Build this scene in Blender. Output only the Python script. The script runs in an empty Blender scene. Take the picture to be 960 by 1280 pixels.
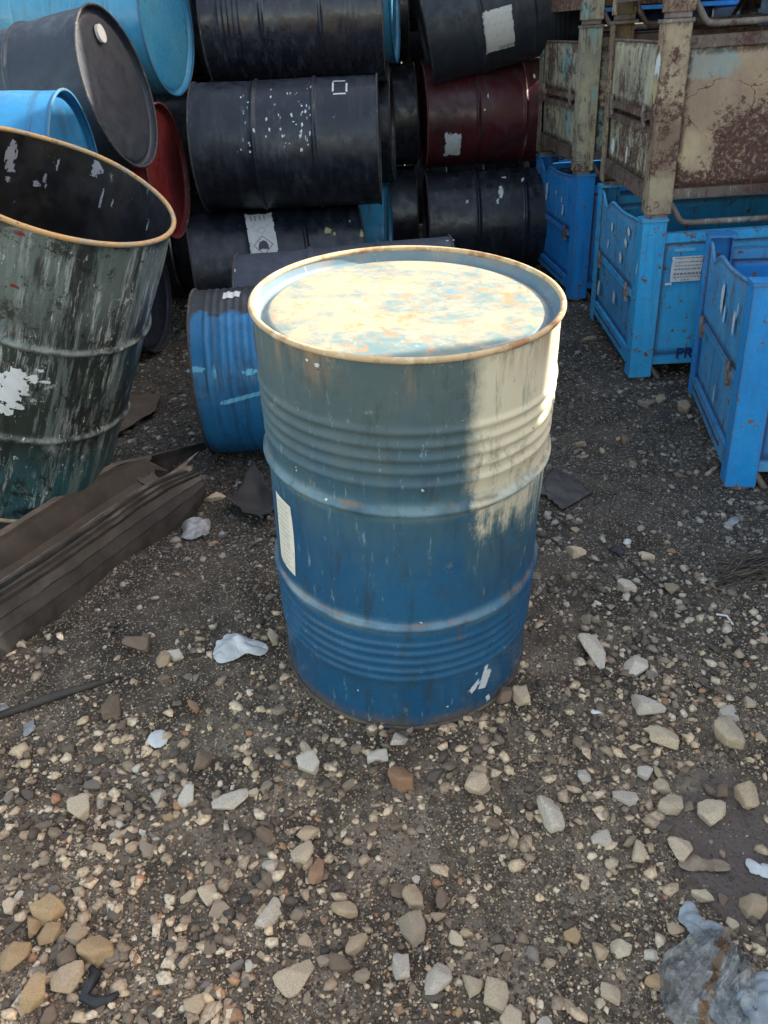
import bpy, bmesh, math, random
import numpy as np
from mathutils import Matrix, Vector, noise as mnoise
random.seed(7); RNG = np.random.default_rng(7)
SC = bpy.context.scene
COL = SC.collection
R = math.radians

# ------------------------------------------------------------------ camera
F_PX, PITCH, CAM_H, ROLL = 999.2, 0.532, 1.279, -0.058      # focal length in pixels of the 960x1280 photograph
FW = Vector((0, math.cos(PITCH), -math.sin(PITCH))); UP = Vector((0, math.sin(PITCH), math.cos(PITCH))); RT = Vector((1, 0, 0))
RT2 = RT*math.cos(ROLL) + UP*math.sin(ROLL); UP2 = -RT*math.sin(ROLL) + UP*math.cos(ROLL)
CAM_P = Vector((0, 0, CAM_H))
cd = bpy.data.cameras.new('camera'); cam = bpy.data.objects.new('camera', cd); COL.objects.link(cam)
cd.sensor_fit = 'VERTICAL'; cd.sensor_height = 24; cd.sensor_width = 18; cd.lens = F_PX/1280*24
cd.clip_start = 0.02; cd.clip_end = 500
cam.matrix_world = Matrix(((RT2.x, UP2.x, -FW.x, 0), (RT2.y, UP2.y, -FW.y, 0), (RT2.z, UP2.z, -FW.z, CAM_H), (0, 0, 0, 1)))
SC.camera = cam

# ------------------------------------------------------------------ sun and sky
SUN_EL, SUN_AZ = R(31.2), R(15)                # azimuth counted from +x towards +y
SUN_DIR = Vector((math.cos(SUN_EL)*math.cos(SUN_AZ), math.cos(SUN_EL)*math.sin(SUN_AZ), math.sin(SUN_EL)))
sl = bpy.data.lights.new('sun', 'SUN'); sl.energy = 3.0; sl.angle = R(0.5); sl.color = (1.0, 0.93, 0.82)
so = bpy.data.objects.new('sun', sl); COL.objects.link(so)
so.rotation_euler = SUN_DIR.to_track_quat('Z', 'Y').to_euler(); so.location = SUN_DIR*20
W = bpy.data.worlds.new('World'); SC.world = W; W.use_nodes = True
wn = W.node_tree; sky = wn.nodes.new('ShaderNodeTexSky'); sky.sky_type = 'NISHITA'; sky.sun_disc = False
sky.sun_elevation = SUN_EL; sky.sun_rotation = math.pi/2 - SUN_AZ
sky.air_density = 1.0; sky.dust_density = 2.0; sky.ozone_density = 1.0
bg = wn.nodes['Background']; 
tint = wn.nodes.new('ShaderNodeMix'); tint.data_type = 'RGBA'; tint.blend_type = 'MULTIPLY'; tint.inputs[0].default_value = 1.0
wn.links.new(sky.outputs[0], tint.inputs[6]); tint.inputs[7].default_value = (1.20, 1.0, 0.77, 1)      # the photograph's white balance, set for the shade
wn.links.new(tint.outputs[2], bg.inputs[0]); bg.inputs[1].default_value = 0.145
SC.view_settings.view_transform = 'Standard'; SC.view_settings.look = 'None'
SC.view_settings.exposure = 2.2; SC.view_settings.gamma = 1.0

# ------------------------------------------------------------------ node helper
class NT:
    def __init__(s, name):
        s.m = bpy.data.materials.new(name); s.m.use_nodes = True; s.t = s.m.node_tree
        s.b = s.t.nodes['Principled BSDF']; s.out = s.t.nodes['Material Output']
        tc = s.n('ShaderNodeTexCoord'); s.obj = tc.outputs['Object']
        oi = s.n('ShaderNodeObjectInfo'); s.rand = oi.outputs['Random']; s.ocol = oi.outputs['Color']
        s.geo = s.n('ShaderNodeNewGeometry')
        v = s.n('ShaderNodeVectorMath'); v.operation = 'MULTIPLY_ADD'
        cb = s.n('ShaderNodeCombineXYZ')
        for i in range(3): s.l(s.rand, cb.inputs[i])
        s.l(cb.outputs[0], v.inputs[0]); v.inputs[1].default_value = (13.1, 7.7, 9.3); s.l(s.obj, v.inputs[2])
        s.co = v.outputs[0]
    def n(s, k): return s.t.nodes.new(k)
    def l(s, a, b): s.t.links.new(a, b)
    def put(s, v, inp):
        if isinstance(v, bpy.types.NodeSocket): s.l(v, inp)
        elif isinstance(v, (tuple, list)): inp.default_value = (*v, 1.0) if len(v) == 3 and len(inp.default_value) == 4 else v
        else: inp.default_value = v
    def sc(s, vec, sxyz):
        v = s.n('ShaderNodeVectorMath'); v.operation = 'MULTIPLY'; s.l(vec, v.inputs[0]); v.inputs[1].default_value = sxyz; return v.outputs[0]
    def noise(s, scale, detail=4, rough=0.6, co=None, dist=0.0, color=False):
        x = s.n('ShaderNodeTexNoise'); x.inputs['Scale'].default_value = scale; x.inputs['Detail'].default_value = detail
        x.inputs['Roughness'].default_value = rough; x.inputs['Distortion'].default_value = dist; s.l(co or s.co, x.inputs['Vector'])
        return x.outputs['Color' if color else 'Fac']
    def vor(s, scale, co=None, feat='F1', out='Distance', rnd=1.0):
        x = s.n('ShaderNodeTexVoronoi'); x.feature = feat; x.inputs['Scale'].default_value = scale; x.inputs['Randomness'].default_value = rnd
        s.l(co or s.co, x.inputs['Vector']); return x.outputs[out]
    def step(s, v, a, b, lo=0.0, hi=1.0):
        x = s.n('ShaderNodeMapRange'); x.interpolation_type = 'SMOOTHSTEP'; s.put(v, x.inputs[0])
        x.inputs[1].default_value = a; x.inputs[2].default_value = b; x.inputs[3].default_value = lo; x.inputs[4].default_value = hi; return x.outputs[0]
    def mix(s, f, a, b, mode='MIX'):
        x = s.n('ShaderNodeMix'); x.data_type = 'RGBA'; x.blend_type = mode; s.put(f, x.inputs[0]); s.put(a, x.inputs[6]); s.put(b, x.inputs[7]); return x.outputs[2]
    def math(s, op, a, b=0.0):
        x = s.n('ShaderNodeMath'); x.operation = op; s.put(a, x.inputs[0]); s.put(b, x.inputs[1]); return x.outputs[0]
    def xyz(s, v=None):
        x = s.n('ShaderNodeSeparateXYZ'); s.l(v or s.obj, x.inputs[0]); return x.outputs
    def ramp(s, f, pts):
        x = s.n('ShaderNodeValToRGB'); s.put(f, x.inputs[0]); e = x.color_ramp.elements
        while len(e) < len(pts): e.new(0.5)
        for q, (p, c) in zip(e, pts): q.position = p; q.color = (*c, 1)
        return x.outputs[0]
    def bump(s, h, strength=0.3, dist=0.002, prev=None):
        x = s.n('ShaderNodeBump'); x.inputs['Strength'].default_value = strength; x.inputs['Distance'].default_value = dist
        s.l(h, x.inputs['Height']); 
        if prev: s.l(prev, x.inputs['Normal'])
        return x.outputs[0]
    def edge(s, r=0.004):
        bv = s.n('ShaderNodeBevel'); bv.samples = 4; bv.inputs['Radius'].default_value = r
        v = s.n('ShaderNodeVectorMath'); v.operation = 'DOT_PRODUCT'; s.l(bv.outputs[0], v.inputs[0]); s.l(s.geo.outputs['Normal'], v.inputs[1])
        return s.step(v.outputs['Value'], 0.995, 0.93)
    def fin(s, col, rough=0.5, normal=None, metal=0.0, spec=0.5, coat=0.0):
        s.put(col, s.b.inputs['Base Color']); s.put(rough, s.b.inputs['Roughness']); s.put(metal, s.b.inputs['Metallic'])
        s.b.inputs['Specular IOR Level'].default_value = spec
        if coat: s.b.inputs['Coat Weight'].default_value = coat; s.b.inputs['Coat Roughness'].default_value = 0.15
        if normal: s.l(normal, s.b.inputs['Normal'])
        return s.m

RUST = (0.16, 0.06, 0.025); RUST2 = (0.30, 0.14, 0.055)
def paint(name, base, alt, dirt=(0.06, 0.05, 0.04), streak='z', dirt_amt=0.5, chip=0.62, chipcol=RUST, rough=0.4, wear=0.5, light=None, light_at=0.66, scale=1.0, spec=0.5, edges=0.0, dust=0.0):
    """painted steel: two paint tones, streaks along / across the axis, dirt, chips"""
    s = NT(name)
    big = s.noise(3.0*scale, 5, 0.6)
    col = s.mix(s.step(big, 0.38, 0.64), base, alt)
    st = {'z': (22, 22, 1.6), 'r': (2.0, 2.0, 34), 'x': (1.5, 20, 20)}[streak]
    sn = s.noise(1.0*scale, 5, 0.7, co=s.sc(s.co, st))
    col = s.mix(s.math('MULTIPLY', s.step(sn, 0.50, 0.68), dirt_amt), col, dirt)
    d2 = s.noise(9*scale, 8, 0.75)
    col = s.mix(s.math('MULTIPLY', s.step(d2, 0.50, 0.72), dirt_amt*0.8), col, dirt)
    if light:
        ln = s.noise(14*scale, 9, 0.8, co=s.sc(s.co, (1.6, 1.6, 0.8) if streak == 'z' else (0.8, 0.8, 1.6)))
        col = s.mix(s.step(ln, light_at, light_at+0.05), col, light)
    if dust:
        dn = s.noise(1.0, 8, 0.78, co=s.sc(s.co, (9, 9, 26))); dm = s.math('MULTIPLY', s.step(dn, 0.47, 0.66, 0, dust), s.step(s.noise(4, 4), 0.35, 0.6)); col = s.mix(dm, col, (0.065, 0.075, 0.095))
    cn = s.noise(26*scale, 8, 0.72); cm = s.step(cn, chip, chip+0.03)
    col = s.mix(cm, col, s.mix(s.noise(60, 3), chipcol, RUST2))
    if edges:
        em = s.math('MULTIPLY', s.edge(0.007), s.step(s.noise(30, 6, 0.75), 0.60-edges, 0.66-edges)); col = s.mix(s.math('MULTIPLY', em, 0.9), col, s.mix(s.noise(70, 3), (0.03, 0.022, 0.02), (0.20, 0.12, 0.08)))
    fine = s.noise(160, 3, 0.6)
    col = s.mix(s.step(fine, 0.3, 0.75, 0.0, 0.35), col, s.mix(0.5, col, dirt), 'MIX')
    rg = s.math('ADD', s.step(s.noise(18, 6), 0.3, 0.7, -0.10, 0.22), s.math('ADD', rough, s.math('MULTIPLY', cm, 0.3)))
    n1 = s.bump(cm, 0.35, 0.0008); n2 = s.bump(s.noise(7, 4), 0.25, 0.006, n1); n3 = s.bump(fine, 0.15, 0.0006, n2)
    return s.fin(col, rg, n3, spec=spec)

M = {}
# main drum side: blue below, chalky faded cream towards the top
def main_paint():
    s = NT('faded_blue_paint'); x, y, z = s.xyz()
    wob = s.noise(3.6, 10, 0.78); streak = s.noise(1.0, 9, 0.78, co=s.sc(s.obj, (18, 18, 1.8)))
    zz = s.math('ADD', z, s.math('MULTIPLY', s.math('SUBTRACT', wob, 0.5), 0.42))
    zz = s.math('ADD', zz, s.math('MULTIPLY', s.math('SUBTRACT', streak, 0.5), 0.42))
    side = s.step(s.math('ADD', x, s.math('MULTIPLY', s.math('SUBTRACT', wob, 0.5), 0.10)), 0.085, 0.125)                              # bleached side, with its edge set to sharpen the sun patch
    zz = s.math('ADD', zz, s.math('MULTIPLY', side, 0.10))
    blue = s.mix(s.step(s.noise(4, 5), 0.35, 0.65), (0.010, 0.078, 0.170), (0.015, 0.102, 0.205))
    col = s.mix(s.step(zz, 0.42, 0.60), blue, (0.035, 0.10, 0.145))
    col = s.mix(s.step(zz, 0.56, 0.80), col, (0.080, 0.118, 0.122))
    col = s.mix(s.math('MULTIPLY', s.step(s.noise(5, 6, 0.7), 0.42, 0.68, 0, 0.5), s.step(zz, 0.5, 0.7)), col, (0.042, 0.088, 0.105))
    col = s.mix(s.math('MULTIPLY', side, s.step(zz, 0.60, 0.70)), col, (0.62, 0.56, 0.40))  # bleached cream, brightened to carry part of the sunlight in the paint
    # chalk on hoops and beads
    hoopz = s.math('MINIMUM', s.math('ABSOLUTE', s.math('SUBTRACT', z, 0.579)), s.math('ABSOLUTE', s.math('SUBTRACT', z, 0.301)))
    hm = s.math('MULTIPLY', s.step(hoopz, 0.030, 0.004), s.step(s.noise(7, 6), 0.35, 0.6))
    col = s.mix(s.math('MULTIPLY', hm, 0.55), col, (0.22, 0.33, 0.36))
    hr = s.math('MULTIPLY', s.step(s.math('ABSOLUTE', s.math('ADD', hoopz, -0.010)), 0.007, 0.001), s.step(s.noise(11, 6), 0.48, 0.62))
    col = s.mix(s.math('MULTIPLY', hr, 0.8), col, (0.20, 0.12, 0.07))
    # rust bleeding along the drum's edges
    g = s.math('MULTIPLY', s.step(z, 0.78, 0.872), s.step(s.noise(1.0, 6, 0.7, co=s.sc(s.obj, (14, 14, 3))), 0.46, 0.62))
    col = s.mix(s.math('MULTIPLY', g, 0.75), col, (0.30, 0.19, 0.10))
    g = s.math('MULTIPLY', s.step(z, 0.05, 0.012), s.step(s.noise(9, 5), 0.3, 0.6))
    col = s.mix(s.math('MULTIPLY', g, 0.8), col, (0.13, 0.085, 0.05))
    dk = s.noise(1.0, 7, 0.75, co=s.sc(s.obj, (24, 24, 5)))
    col = s.mix(s.step(dk, 0.52, 0.68, 0.0, 0.6), col, (0.028, 0.042, 0.045))
    rr_ = s.noise(1.0, 7, 0.8, co=s.sc(s.obj, (18, 18, 2.2))); col = s.mix(s.math('MULTIPLY', s.step(rr_, 0.60, 0.66, 0, 0.7), s.step(s.noise(3, 3), 0.45, 0.6)), col, (0.13, 0.075, 0.04))
    fl = s.noise(12, 9, 0.8); col = s.mix(s.math('MULTIPLY', s.step(fl, 0.60, 0.63, 0, 0.55), s.step(z, 0.30, 0.60)), col, (0.26, 0.27, 0.22))
    sc1 = s.noise(1.0, 6, 0.8, co=s.sc(s.obj, (60, 60, 9)))
    col = s.mix(s.step(sc1, 0.60, 0.66, 0.0, 0.5), col, (0.30, 0.40, 0.42))
    sp = s.noise(48, 4, 0.7); spm = s.step(sp, 0.70, 0.725)
    col = s.mix(spm, col, (0.06, 0.035, 0.025))
    gz = s.noise(7, 9, 0.8); col = s.mix(s.step(gz, 0.54, 0.66, 0, 0.5), col, (0.045, 0.06, 0.045))
    wp = s.noise(34, 2, 0.5); col = s.mix(s.step(wp, 0.765, 0.775), col, (0.6, 0.6, 0.55))
    rg = s.math('ADD', s.step(zz, 0.3, 0.7, 0.30, 0.62), s.step(s.noise(25, 5), 0.3, 0.7, -0.06, 0.10))
    n = s.bump(s.noise(5, 4), 0.30, 0.006); n = s.bump(s.noise(120, 4), 0.12, 0.0006, n); n = s.bump(spm, 0.4, 0.0006, n)
    return s.fin(col, rg, n)
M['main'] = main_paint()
def lid_paint():
    s = NT('weathered_lid_paint'); x, y, z = s.xyz()
    a = s.noise(5.0, 9, 0.78, dist=0.3); b = s.noise(11, 9, 0.80, co=s.sc(s.obj, (0.8, 1.2, 1)))
    cream = s.mix(s.noise(16, 8, 0.8), (0.36, 0.265, 0.155), (0.42, 0.35, 0.235))
    blue = s.mix(s.noise(9, 6), (0.07, 0.165, 0.195), (0.18, 0.235, 0.205))
    mix_ = s.math('ADD', a, s.math('MULTIPLY', s.math('SUBTRACT', b, 0.5), 0.7))
    mix_ = s.math('SUBTRACT', mix_, s.math('MULTIPLY', s.math('ADD', s.math('MULTIPLY', x, -0.45), y), -0.22))
    col = s.mix(s.step(mix_, 0.38, 0.62), blue, cream)
    wsh = s.noise(13, 8, 0.75, dist=0.6); col = s.mix(s.step(wsh, 0.56, 0.66, 0, 0.65), col, (0.43, 0.38, 0.28))
    deep = s.noise(6.5, 6, 0.7, dist=0.5, co=s.sc(s.co, (1, 1.6, 1))); col = s.mix(s.step(deep, 0.60, 0.68, 0, 0.8), col, (0.07, 0.24, 0.36))
    r = s.noise(30, 8, 0.78); r0 = s.noise(4, 3)
    rm = s.math('MULTIPLY', s.step(r, 0.525, 0.59), s.step(r0, 0.36, 0.54)); col = s.mix(s.math('MULTIPLY', rm, 0.85), col, (0.42, 0.19, 0.07))
    scr = s.noise(1.0, 5, 0.7, co=s.sc(s.obj, (5, 90, 1))); scm = s.math('MULTIPLY', s.step(scr, 0.64, 0.68), s.step(x, -0.02, 0.10))
    col = s.mix(s.math('MULTIPLY', scm, 0.6), col, (0.10, 0.26, 0.33))
    rad = s.math('SQRT', s.math('ADD', s.math('MULTIPLY', x, x), s.math('MULTIPLY', y, y)))
    gr = s.step(rad, 0.252, 0.262)                           # paint kept blue in the groove
    col = s.mix(s.math('MULTIPLY', gr, s.step(s.noise(8, 5), 0.2, 0.62, 0.95, 0.65)), col, (0.10, 0.19, 0.26))
    for q, (fx, fy) in enumerate(((7, 70), (60, 9), (26, 40))):
        e1 = s.noise(1.0, 6, 0.75, co=s.sc(s.mix(0.06, s.co, s.noise(5, 2, color=True)), (fx, fy, 1))); col = s.mix(s.step(e1, 0.61, 0.66, 0, 0.55), col, ((0.10, 0.20, 0.23), (0.20, 0.12, 0.07), (0.48, 0.44, 0.36))[q])
    n = s.bump(s.noise(6, 4), 0.35, 0.008); n = s.bump(s.noise(70, 6), 0.25, 0.001, n)
    return s.fin(col, s.step(s.noise(9, 5), 0.3, 0.7, 0.42, 0.72), n)
M['lid'] = lid_paint()
def rim_mat(name, a, b, c, thr=0.45):
    s = NT(name); n0 = s.noise(14, 7, 0.7)
    col = s.mix(s.step(n0, thr, thr+0.15), a, b); col = s.mix(s.step(s.noise(40, 6, 0.75), 0.55, 0.66), col, c)
    return s.fin(col, 0.7, s.bump(s.noise(110, 6, 0.75), 0.6, 0.0015))
M['rim_main'] = rim_mat('rusty_cream_rim', (0.50, 0.36, 0.20), (0.30, 0.16, 0.075), (0.62, 0.54, 0.38), 0.46)
M['rim_low'] = rim_mat('dirty_lower_rim', (0.055, 0.045, 0.038), (0.12, 0.085, 0.055), (0.03, 0.028, 0.026))
M['rim_open'] = rim_mat('rusty_open_rim', (0.42, 0.26, 0.11), (0.30, 0.25, 0.18), (0.16, 0.07, 0.03))
M['rim_dark'] = rim_mat('scuffed_dark_rim', (0.035, 0.035, 0.04), (0.07, 0.06, 0.055), (0.16, 0.11, 0.07), 0.5)
M['rim_blue'] = rim_mat('scuffed_blue_rim', (0.02, 0.13, 0.24), (0.05, 0.08, 0.10), (0.16, 0.08, 0.04), 0.5)
M['rim_red'] = rim_mat('scuffed_red_rim', (0.14, 0.03, 0.03), (0.07, 0.03, 0.03), (0.30, 0.20, 0.15), 0.5)
M['black'] = paint('black_drum_paint', (0.0054, 0.0077, 0.0140), (0.0090, 0.0121, 0.0200), dirt=(0.0234, 0.0256, 0.0325), streak='r', chip=0.68, rough=0.33, light=(0.28, 0.28, 0.28), light_at=0.735, dust=0.6)
M['black_gloss'] = paint('glossy_black_paint', (0.0077, 0.0085, 0.0164), (0.0123, 0.0128, 0.0199), dirt=(0.0390, 0.0333, 0.0390), streak='r', dirt_amt=0.3, chip=0.70, rough=0.20, dust=0.6)
M['black_scuffed'] = paint('scuffed_black_paint', (0.0056, 0.0082, 0.0152), (0.0091, 0.0128, 0.0222), dirt=(0.0312, 0.0351, 0.0455), streak='r', chip=0.69, rough=0.36, light=(0.30, 0.32, 0.34), light_at=0.66, dust=0.6)
M['charcoal'] = paint('matt_charcoal_paint', (0.0188, 0.0247, 0.0363), (0.0225, 0.0292, 0.0424), dirt=(0.0273, 0.0314, 0.0429), streak='r', dirt_amt=0.35, chip=0.73, rough=0.50, dust=0.6)
M['grey'] = paint('dusty_grey_paint', (0.0312, 0.0395, 0.0603), (0.0387, 0.0456, 0.0666), dirt=(0.0234, 0.0266, 0.0364), dirt_amt=0.3, chip=0.72, rough=0.55, dust=0.6)
M['sky_blue'] = paint('sky_blue_paint', (0.04, 0.24, 0.42), (0.07, 0.3, 0.46), dirt=(0.03, 0.07, 0.10), streak='r', dirt_amt=0.45, chip=0.70, rough=0.28, light=(0.30, 0.42, 0.48), light_at=0.70)
M['bright_blue'] = paint('bright_blue_paint', (0.0108, 0.1320, 0.3120), (0.0180, 0.1680, 0.3600), dirt=(0.02, 0.05, 0.09), streak='r', dirt_amt=0.6, chip=0.68, chipcol=(0.02, 0.03, 0.04), rough=0.38)
M['streaky_blue'] = paint('streaky_blue_paint', (0.012, 0.14, 0.33), (0.018, 0.18, 0.4), dirt=(0.012, 0.035, 0.06), streak='r', dirt_amt=0.75, chip=0.68, chipcol=(0.015, 0.02, 0.03), rough=0.42, light=(0.10, 0.34, 0.50), light_at=0.68)
M['red'] = paint('red_drum_paint', (0.1800, 0.0180, 0.0168), (0.1320, 0.0132, 0.0144), dirt=(0.06, 0.02, 0.02), streak='r', dirt_amt=0.3, chip=0.70, rough=0.42)
M['dark_red'] = paint('grimy_dark_red_paint', (0.0780, 0.0072, 0.0108), (0.0330, 0.0072, 0.0108), dirt=(0.016, 0.012, 0.016), streak='r', dirt_amt=0.9, chip=0.70, rough=0.38, light=(0.3, 0.28, 0.26), light_at=0.72, dust=0.6)
def open_out():
    s = NT('streaked_black_green_paint'); x, y, z = s.xyz()
    col = s.mix(s.step(s.noise(4, 5), 0.4, 0.62), (0.020, 0.032, 0.026), (0.035, 0.045, 0.040))
    up = s.step(s.math('ADD', z, s.math('MULTIPLY', s.noise(5, 4), 0.15)), 0.66, 0.80); lo = s.step(s.math('ADD', z, s.math('MULTIPLY', s.noise(4, 4), 0.3)), 0.45, 0.25)
    col = s.mix(s.math('MULTIPLY', up, 0.8), col, (0.115, 0.15, 0.14)); col = s.mix(s.math('MULTIPLY', lo, 0.85), col, (0.025, 0.080, 0.095))
    d = s.noise(1.0, 6, 0.75, co=s.sc(s.obj, (16, 16, 1.8))); col = s.mix(s.step(d, 0.50, 0.60, 0, 0.85), col, (0.013, 0.014, 0.013))
    d = s.noise(1.0, 6, 0.75, co=s.sc(s.obj, (30, 30, 2.6))); col = s.mix(s.step(d, 0.51, 0.58, 0, 0.6), col, (0.15, 0.195, 0.19))
    w = s.noise(1.0, 8, 0.82, co=s.sc(s.obj, (44, 44, 4.5))); w2 = s.step(s.noise(3.5, 3), 0.40, 0.58); wm = s.math('MULTIPLY', s.step(w, 0.520, 0.58), w2); col = s.mix(s.math('MULTIPLY', wm, 0.8), col, (0.40, 0.44, 0.44))
    w = s.noise(60, 6, 0.75, co=s.sc(s.obj, (1, 1, 0.45))); wm = s.step(w, 0.63, 0.66); col = s.mix(wm, col, (0.50, 0.50, 0.46))
    w = s.noise(21, 5, 0.7); col = s.mix(s.step(w, 0.66, 0.69), col, (0.22, 0.08, 0.05))
    bl = s.noise(8, 9, 0.82); col = s.mix(s.step(bl, 0.53, 0.57, 0, 0.85), col, (0.012, 0.012, 0.010)); bl = s.noise(13, 9, 0.82); col = s.mix(s.step(bl, 0.615, 0.64, 0, 0.9), col, (0.40, 0.42, 0.42))
    hz = s.math('MINIMUM', s.math('ABSOLUTE', s.math('SUBTRACT', z, 0.579)), s.math('ABSOLUTE', s.math('SUBTRACT', z, 0.301)))
    col = s.mix(s.math('MULTIPLY', s.step(hz, 0.014, 0.004), s.step(s.noise(26, 6, 0.7), 0.42, 0.58, 0.0, 0.8)), col, (0.17, 0.20, 0.19))
    n = s.bump(s.noise(5, 4), 0.4, 0.008); n = s.bump(w, 0.3, 0.001, n); return s.fin(col, 0.42, n)
M['open_out'] = open_out()
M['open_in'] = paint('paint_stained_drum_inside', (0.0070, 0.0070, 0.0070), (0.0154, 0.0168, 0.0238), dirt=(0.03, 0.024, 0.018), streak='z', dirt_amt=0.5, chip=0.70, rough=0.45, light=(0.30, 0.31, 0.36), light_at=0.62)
M['crate_blue'] = paint('blue_crate_paint', (0.012, 0.24, 0.68), (0.018, 0.29, 0.74), dirt=(0.02, 0.05, 0.09), dirt_amt=0.30, chip=0.585, chipcol=(0.03, 0.025, 0.03), rough=0.42, edges=0.32, light=(0.25, 0.42, 0.55), light_at=0.675)
M['crate_vivid'] = paint('vivid_blue_crate_paint', (0.008, 0.25, 0.66), (0.012, 0.30, 0.72), dirt=(0.02, 0.05, 0.10), dirt_amt=0.22, chip=0.585, chipcol=(0.10, 0.07, 0.05), rough=0.42, edges=0.32, light=(0.25, 0.42, 0.55), light_at=0.675)
M['crate_sky'] = paint('light_blue_crate_paint', (0.028, 0.37, 0.72), (0.05, 0.43, 0.78), dirt=(0.03, 0.08, 0.12), dirt_amt=0.32, chip=0.585, chipcol=(0.03, 0.025, 0.03), rough=0.42, edges=0.32, light=(0.25, 0.42, 0.55), light_at=0.675)
M['crate_side'] = paint('dusty_blue_crate_paint', (0.05, 0.27, 0.54), (0.08, 0.32, 0.58), dirt=(0.05, 0.08, 0.10), dirt_amt=0.45, chip=0.585, chipcol=(0.05, 0.035, 0.03), rough=0.5, light=(0.36, 0.46, 0.55), light_at=0.69, edges=0.32)
def tar_top(mat):
    t = mat.node_tree; b = t.nodes['Principled BSDF']; lk = b.inputs['Base Color'].links[0].from_socket
    tc = t.nodes.new('ShaderNodeTexCoord'); sp = t.nodes.new('ShaderNodeSeparateXYZ'); t.links.new(tc.outputs['Object'], sp.inputs[0])
    nz = t.nodes.new('ShaderNodeTexNoise'); nz.inputs['Scale'].default_value = 22; t.links.new(tc.outputs['Object'], nz.inputs['Vector'])
    ad = t.nodes.new('ShaderNodeMath'); ad.operation = 'MULTIPLY_ADD'; t.links.new(nz.outputs['Fac'], ad.inputs[0]); ad.inputs[1].default_value = 0.06; t.links.new(sp.outputs['Y'], ad.inputs[2])
    mr = t.nodes.new('ShaderNodeMapRange'); t.links.new(ad.outputs[0], mr.inputs[0]); mr.inputs[1].default_value = 0.272; mr.inputs[2].default_value = 0.282
    mx = t.nodes.new('ShaderNodeMix'); mx.data_type = 'RGBA'; t.links.new(mr.outputs[0], mx.inputs[0]); t.links.new(lk, mx.inputs[6]); mx.inputs[7].default_value = (0.022, 0.024, 0.028, 1)
    t.links.new(mx.outputs[2], b.inputs['Base Color'])
tar_top(M['streaky_blue'])
def rusty(name, base, alt, rustamt, blueamt, grain=1.0, front=False):
    s = NT(name); x, y, z = s.xyz()
    col = s.mix(s.step(s.noise(5, 6, 0.7), 0.36, 0.62), base, alt)
    col = s.mix(s.step(s.noise(3.2, 4, 0.6), blueamt, blueamt+0.06), col, s.mix(s.noise(15, 3), (0.12, 0.36, 0.40), (0.28, 0.42, 0.36)))
    st = s.noise(1.0, 6, 0.75, co=s.sc(s.co, (14, 14, 3)))
    col = s.mix(s.step(st, 0.48, 0.70, 0, 0.75*grain), col, (0.17, 0.11, 0.075))
    if front:
        ax = s.math('SUBTRACT', x, 0.165); az = s.math('SUBTRACT', z, 0.50); ar = s.math('SQRT', s.math('ADD', s.math('MULTIPLY', s.math('MULTIPLY', ax, ax), 0.55), s.math('MULTIPLY', s.math('MULTIPLY', az, az), 2.2)))
        ar = s.math('ADD', ar, s.math('MULTIPLY', s.math('SUBTRACT', s.noise(16, 7, 0.7), 0.5), 0.12)); col = s.mix(s.step(ar, 0.088, 0.070), col, s.mix(s.noise(20, 4), (0.12, 0.38, 0.46), (0.30, 0.46, 0.38)))
        col = s.mix(s.step(s.noise(3, 4), 0.40, 0.62, 0, 0.7), col, (0.30, 0.21, 0.15))
    r1 = s.noise(4.0, 9, 0.80); r2 = s.noise(22, 8, 0.8)
    rf = s.math('ADD', s.math('MULTIPLY', r1, 0.62), s.math('MULTIPLY', r2, 0.38))
    if front: rf = s.math('ADD', rf, s.math('ADD', s.math('MULTIPLY', s.math('MULTIPLY', s.step(x, 0.12, 0.34), s.step(z, 0.50, 0.18)), 0.20), s.step(z, 0.20, 0.10, 0, 0.14)))
    rm = s.step(rf, rustamt-0.01, rustamt+0.035)
    rm = s.math('MULTIPLY', rm, s.step(s.noise(70, 5, 0.75), 0.30, 0.52))
    st2 = s.noise(1.0, 7, 0.8, co=s.sc(s.co, (26, 26, 5))); col = s.mix(s.step(st2, 0.52, 0.62, 0, 0.75*grain), col, (0.105, 0.062, 0.050)); col = s.mix(s.step(st2, 0.44, 0.36, 0, 0.5*grain), col, (0.50, 0.50, 0.44))
    em = s.math('MULTIPLY', s.edge(0.008), s.step(s.noise(30, 6, 0.75), 0.42, 0.52)); col = s.mix(s.math('MULTIPLY', em, 0.8), col, (0.06, 0.035, 0.028))
    col = s.mix(rm, col, s.mix(s.noise(34, 6), (0.045, 0.022, 0.020), (0.13, 0.055, 0.035)))
    ck = s.vor(6.0, co=s.mix(0.12, s.co, s.noise(7, 4, color=True)), feat='DISTANCE_TO_EDGE'); ckm = s.math('MULTIPLY', s.step(ck, 0.010, 0.003), s.step(s.noise(5, 3), 0.42, 0.56))
    col = s.mix(ckm, col, (0.03, 0.022, 0.02))
    n = s.bump(rm, 0.5, 0.0012); n = s.bump(s.noise(6, 4), 0.4, 0.012, n); n = s.bump(s.noise(120, 6, 0.7), 0.4, 0.0010, n)
    return s.fin(col, s.math('ADD', 0.55, s.math('MULTIPLY', rm, 0.3)), n)
M['rust_panel'] = rusty('rusting_cream_panel', (0.52, 0.40, 0.23), (0.33, 0.205, 0.11), 0.53, 0.75, 0.25, True)
M['rust_post'] = rusty('rusted_cream_post', (0.38, 0.30, 0.19), (0.20, 0.125, 0.085), 0.515, 0.72, 0.35)
M['rust_side'] = rusty('rusted_pale_side', (0.47, 0.41, 0.27), (0.28, 0.28, 0.22), 0.515, 0.58)
M['rust_rail'] = rusty('rusted_brown_rail', (0.17, 0.13, 0.10), (0.11, 0.08, 0.07), 0.50, 0.70)
M['bare'] = rusty('bare_rusty_bar', (0.15, 0.12, 0.10), (0.22, 0.19, 0.17), 0.53, 0.9)
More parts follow.
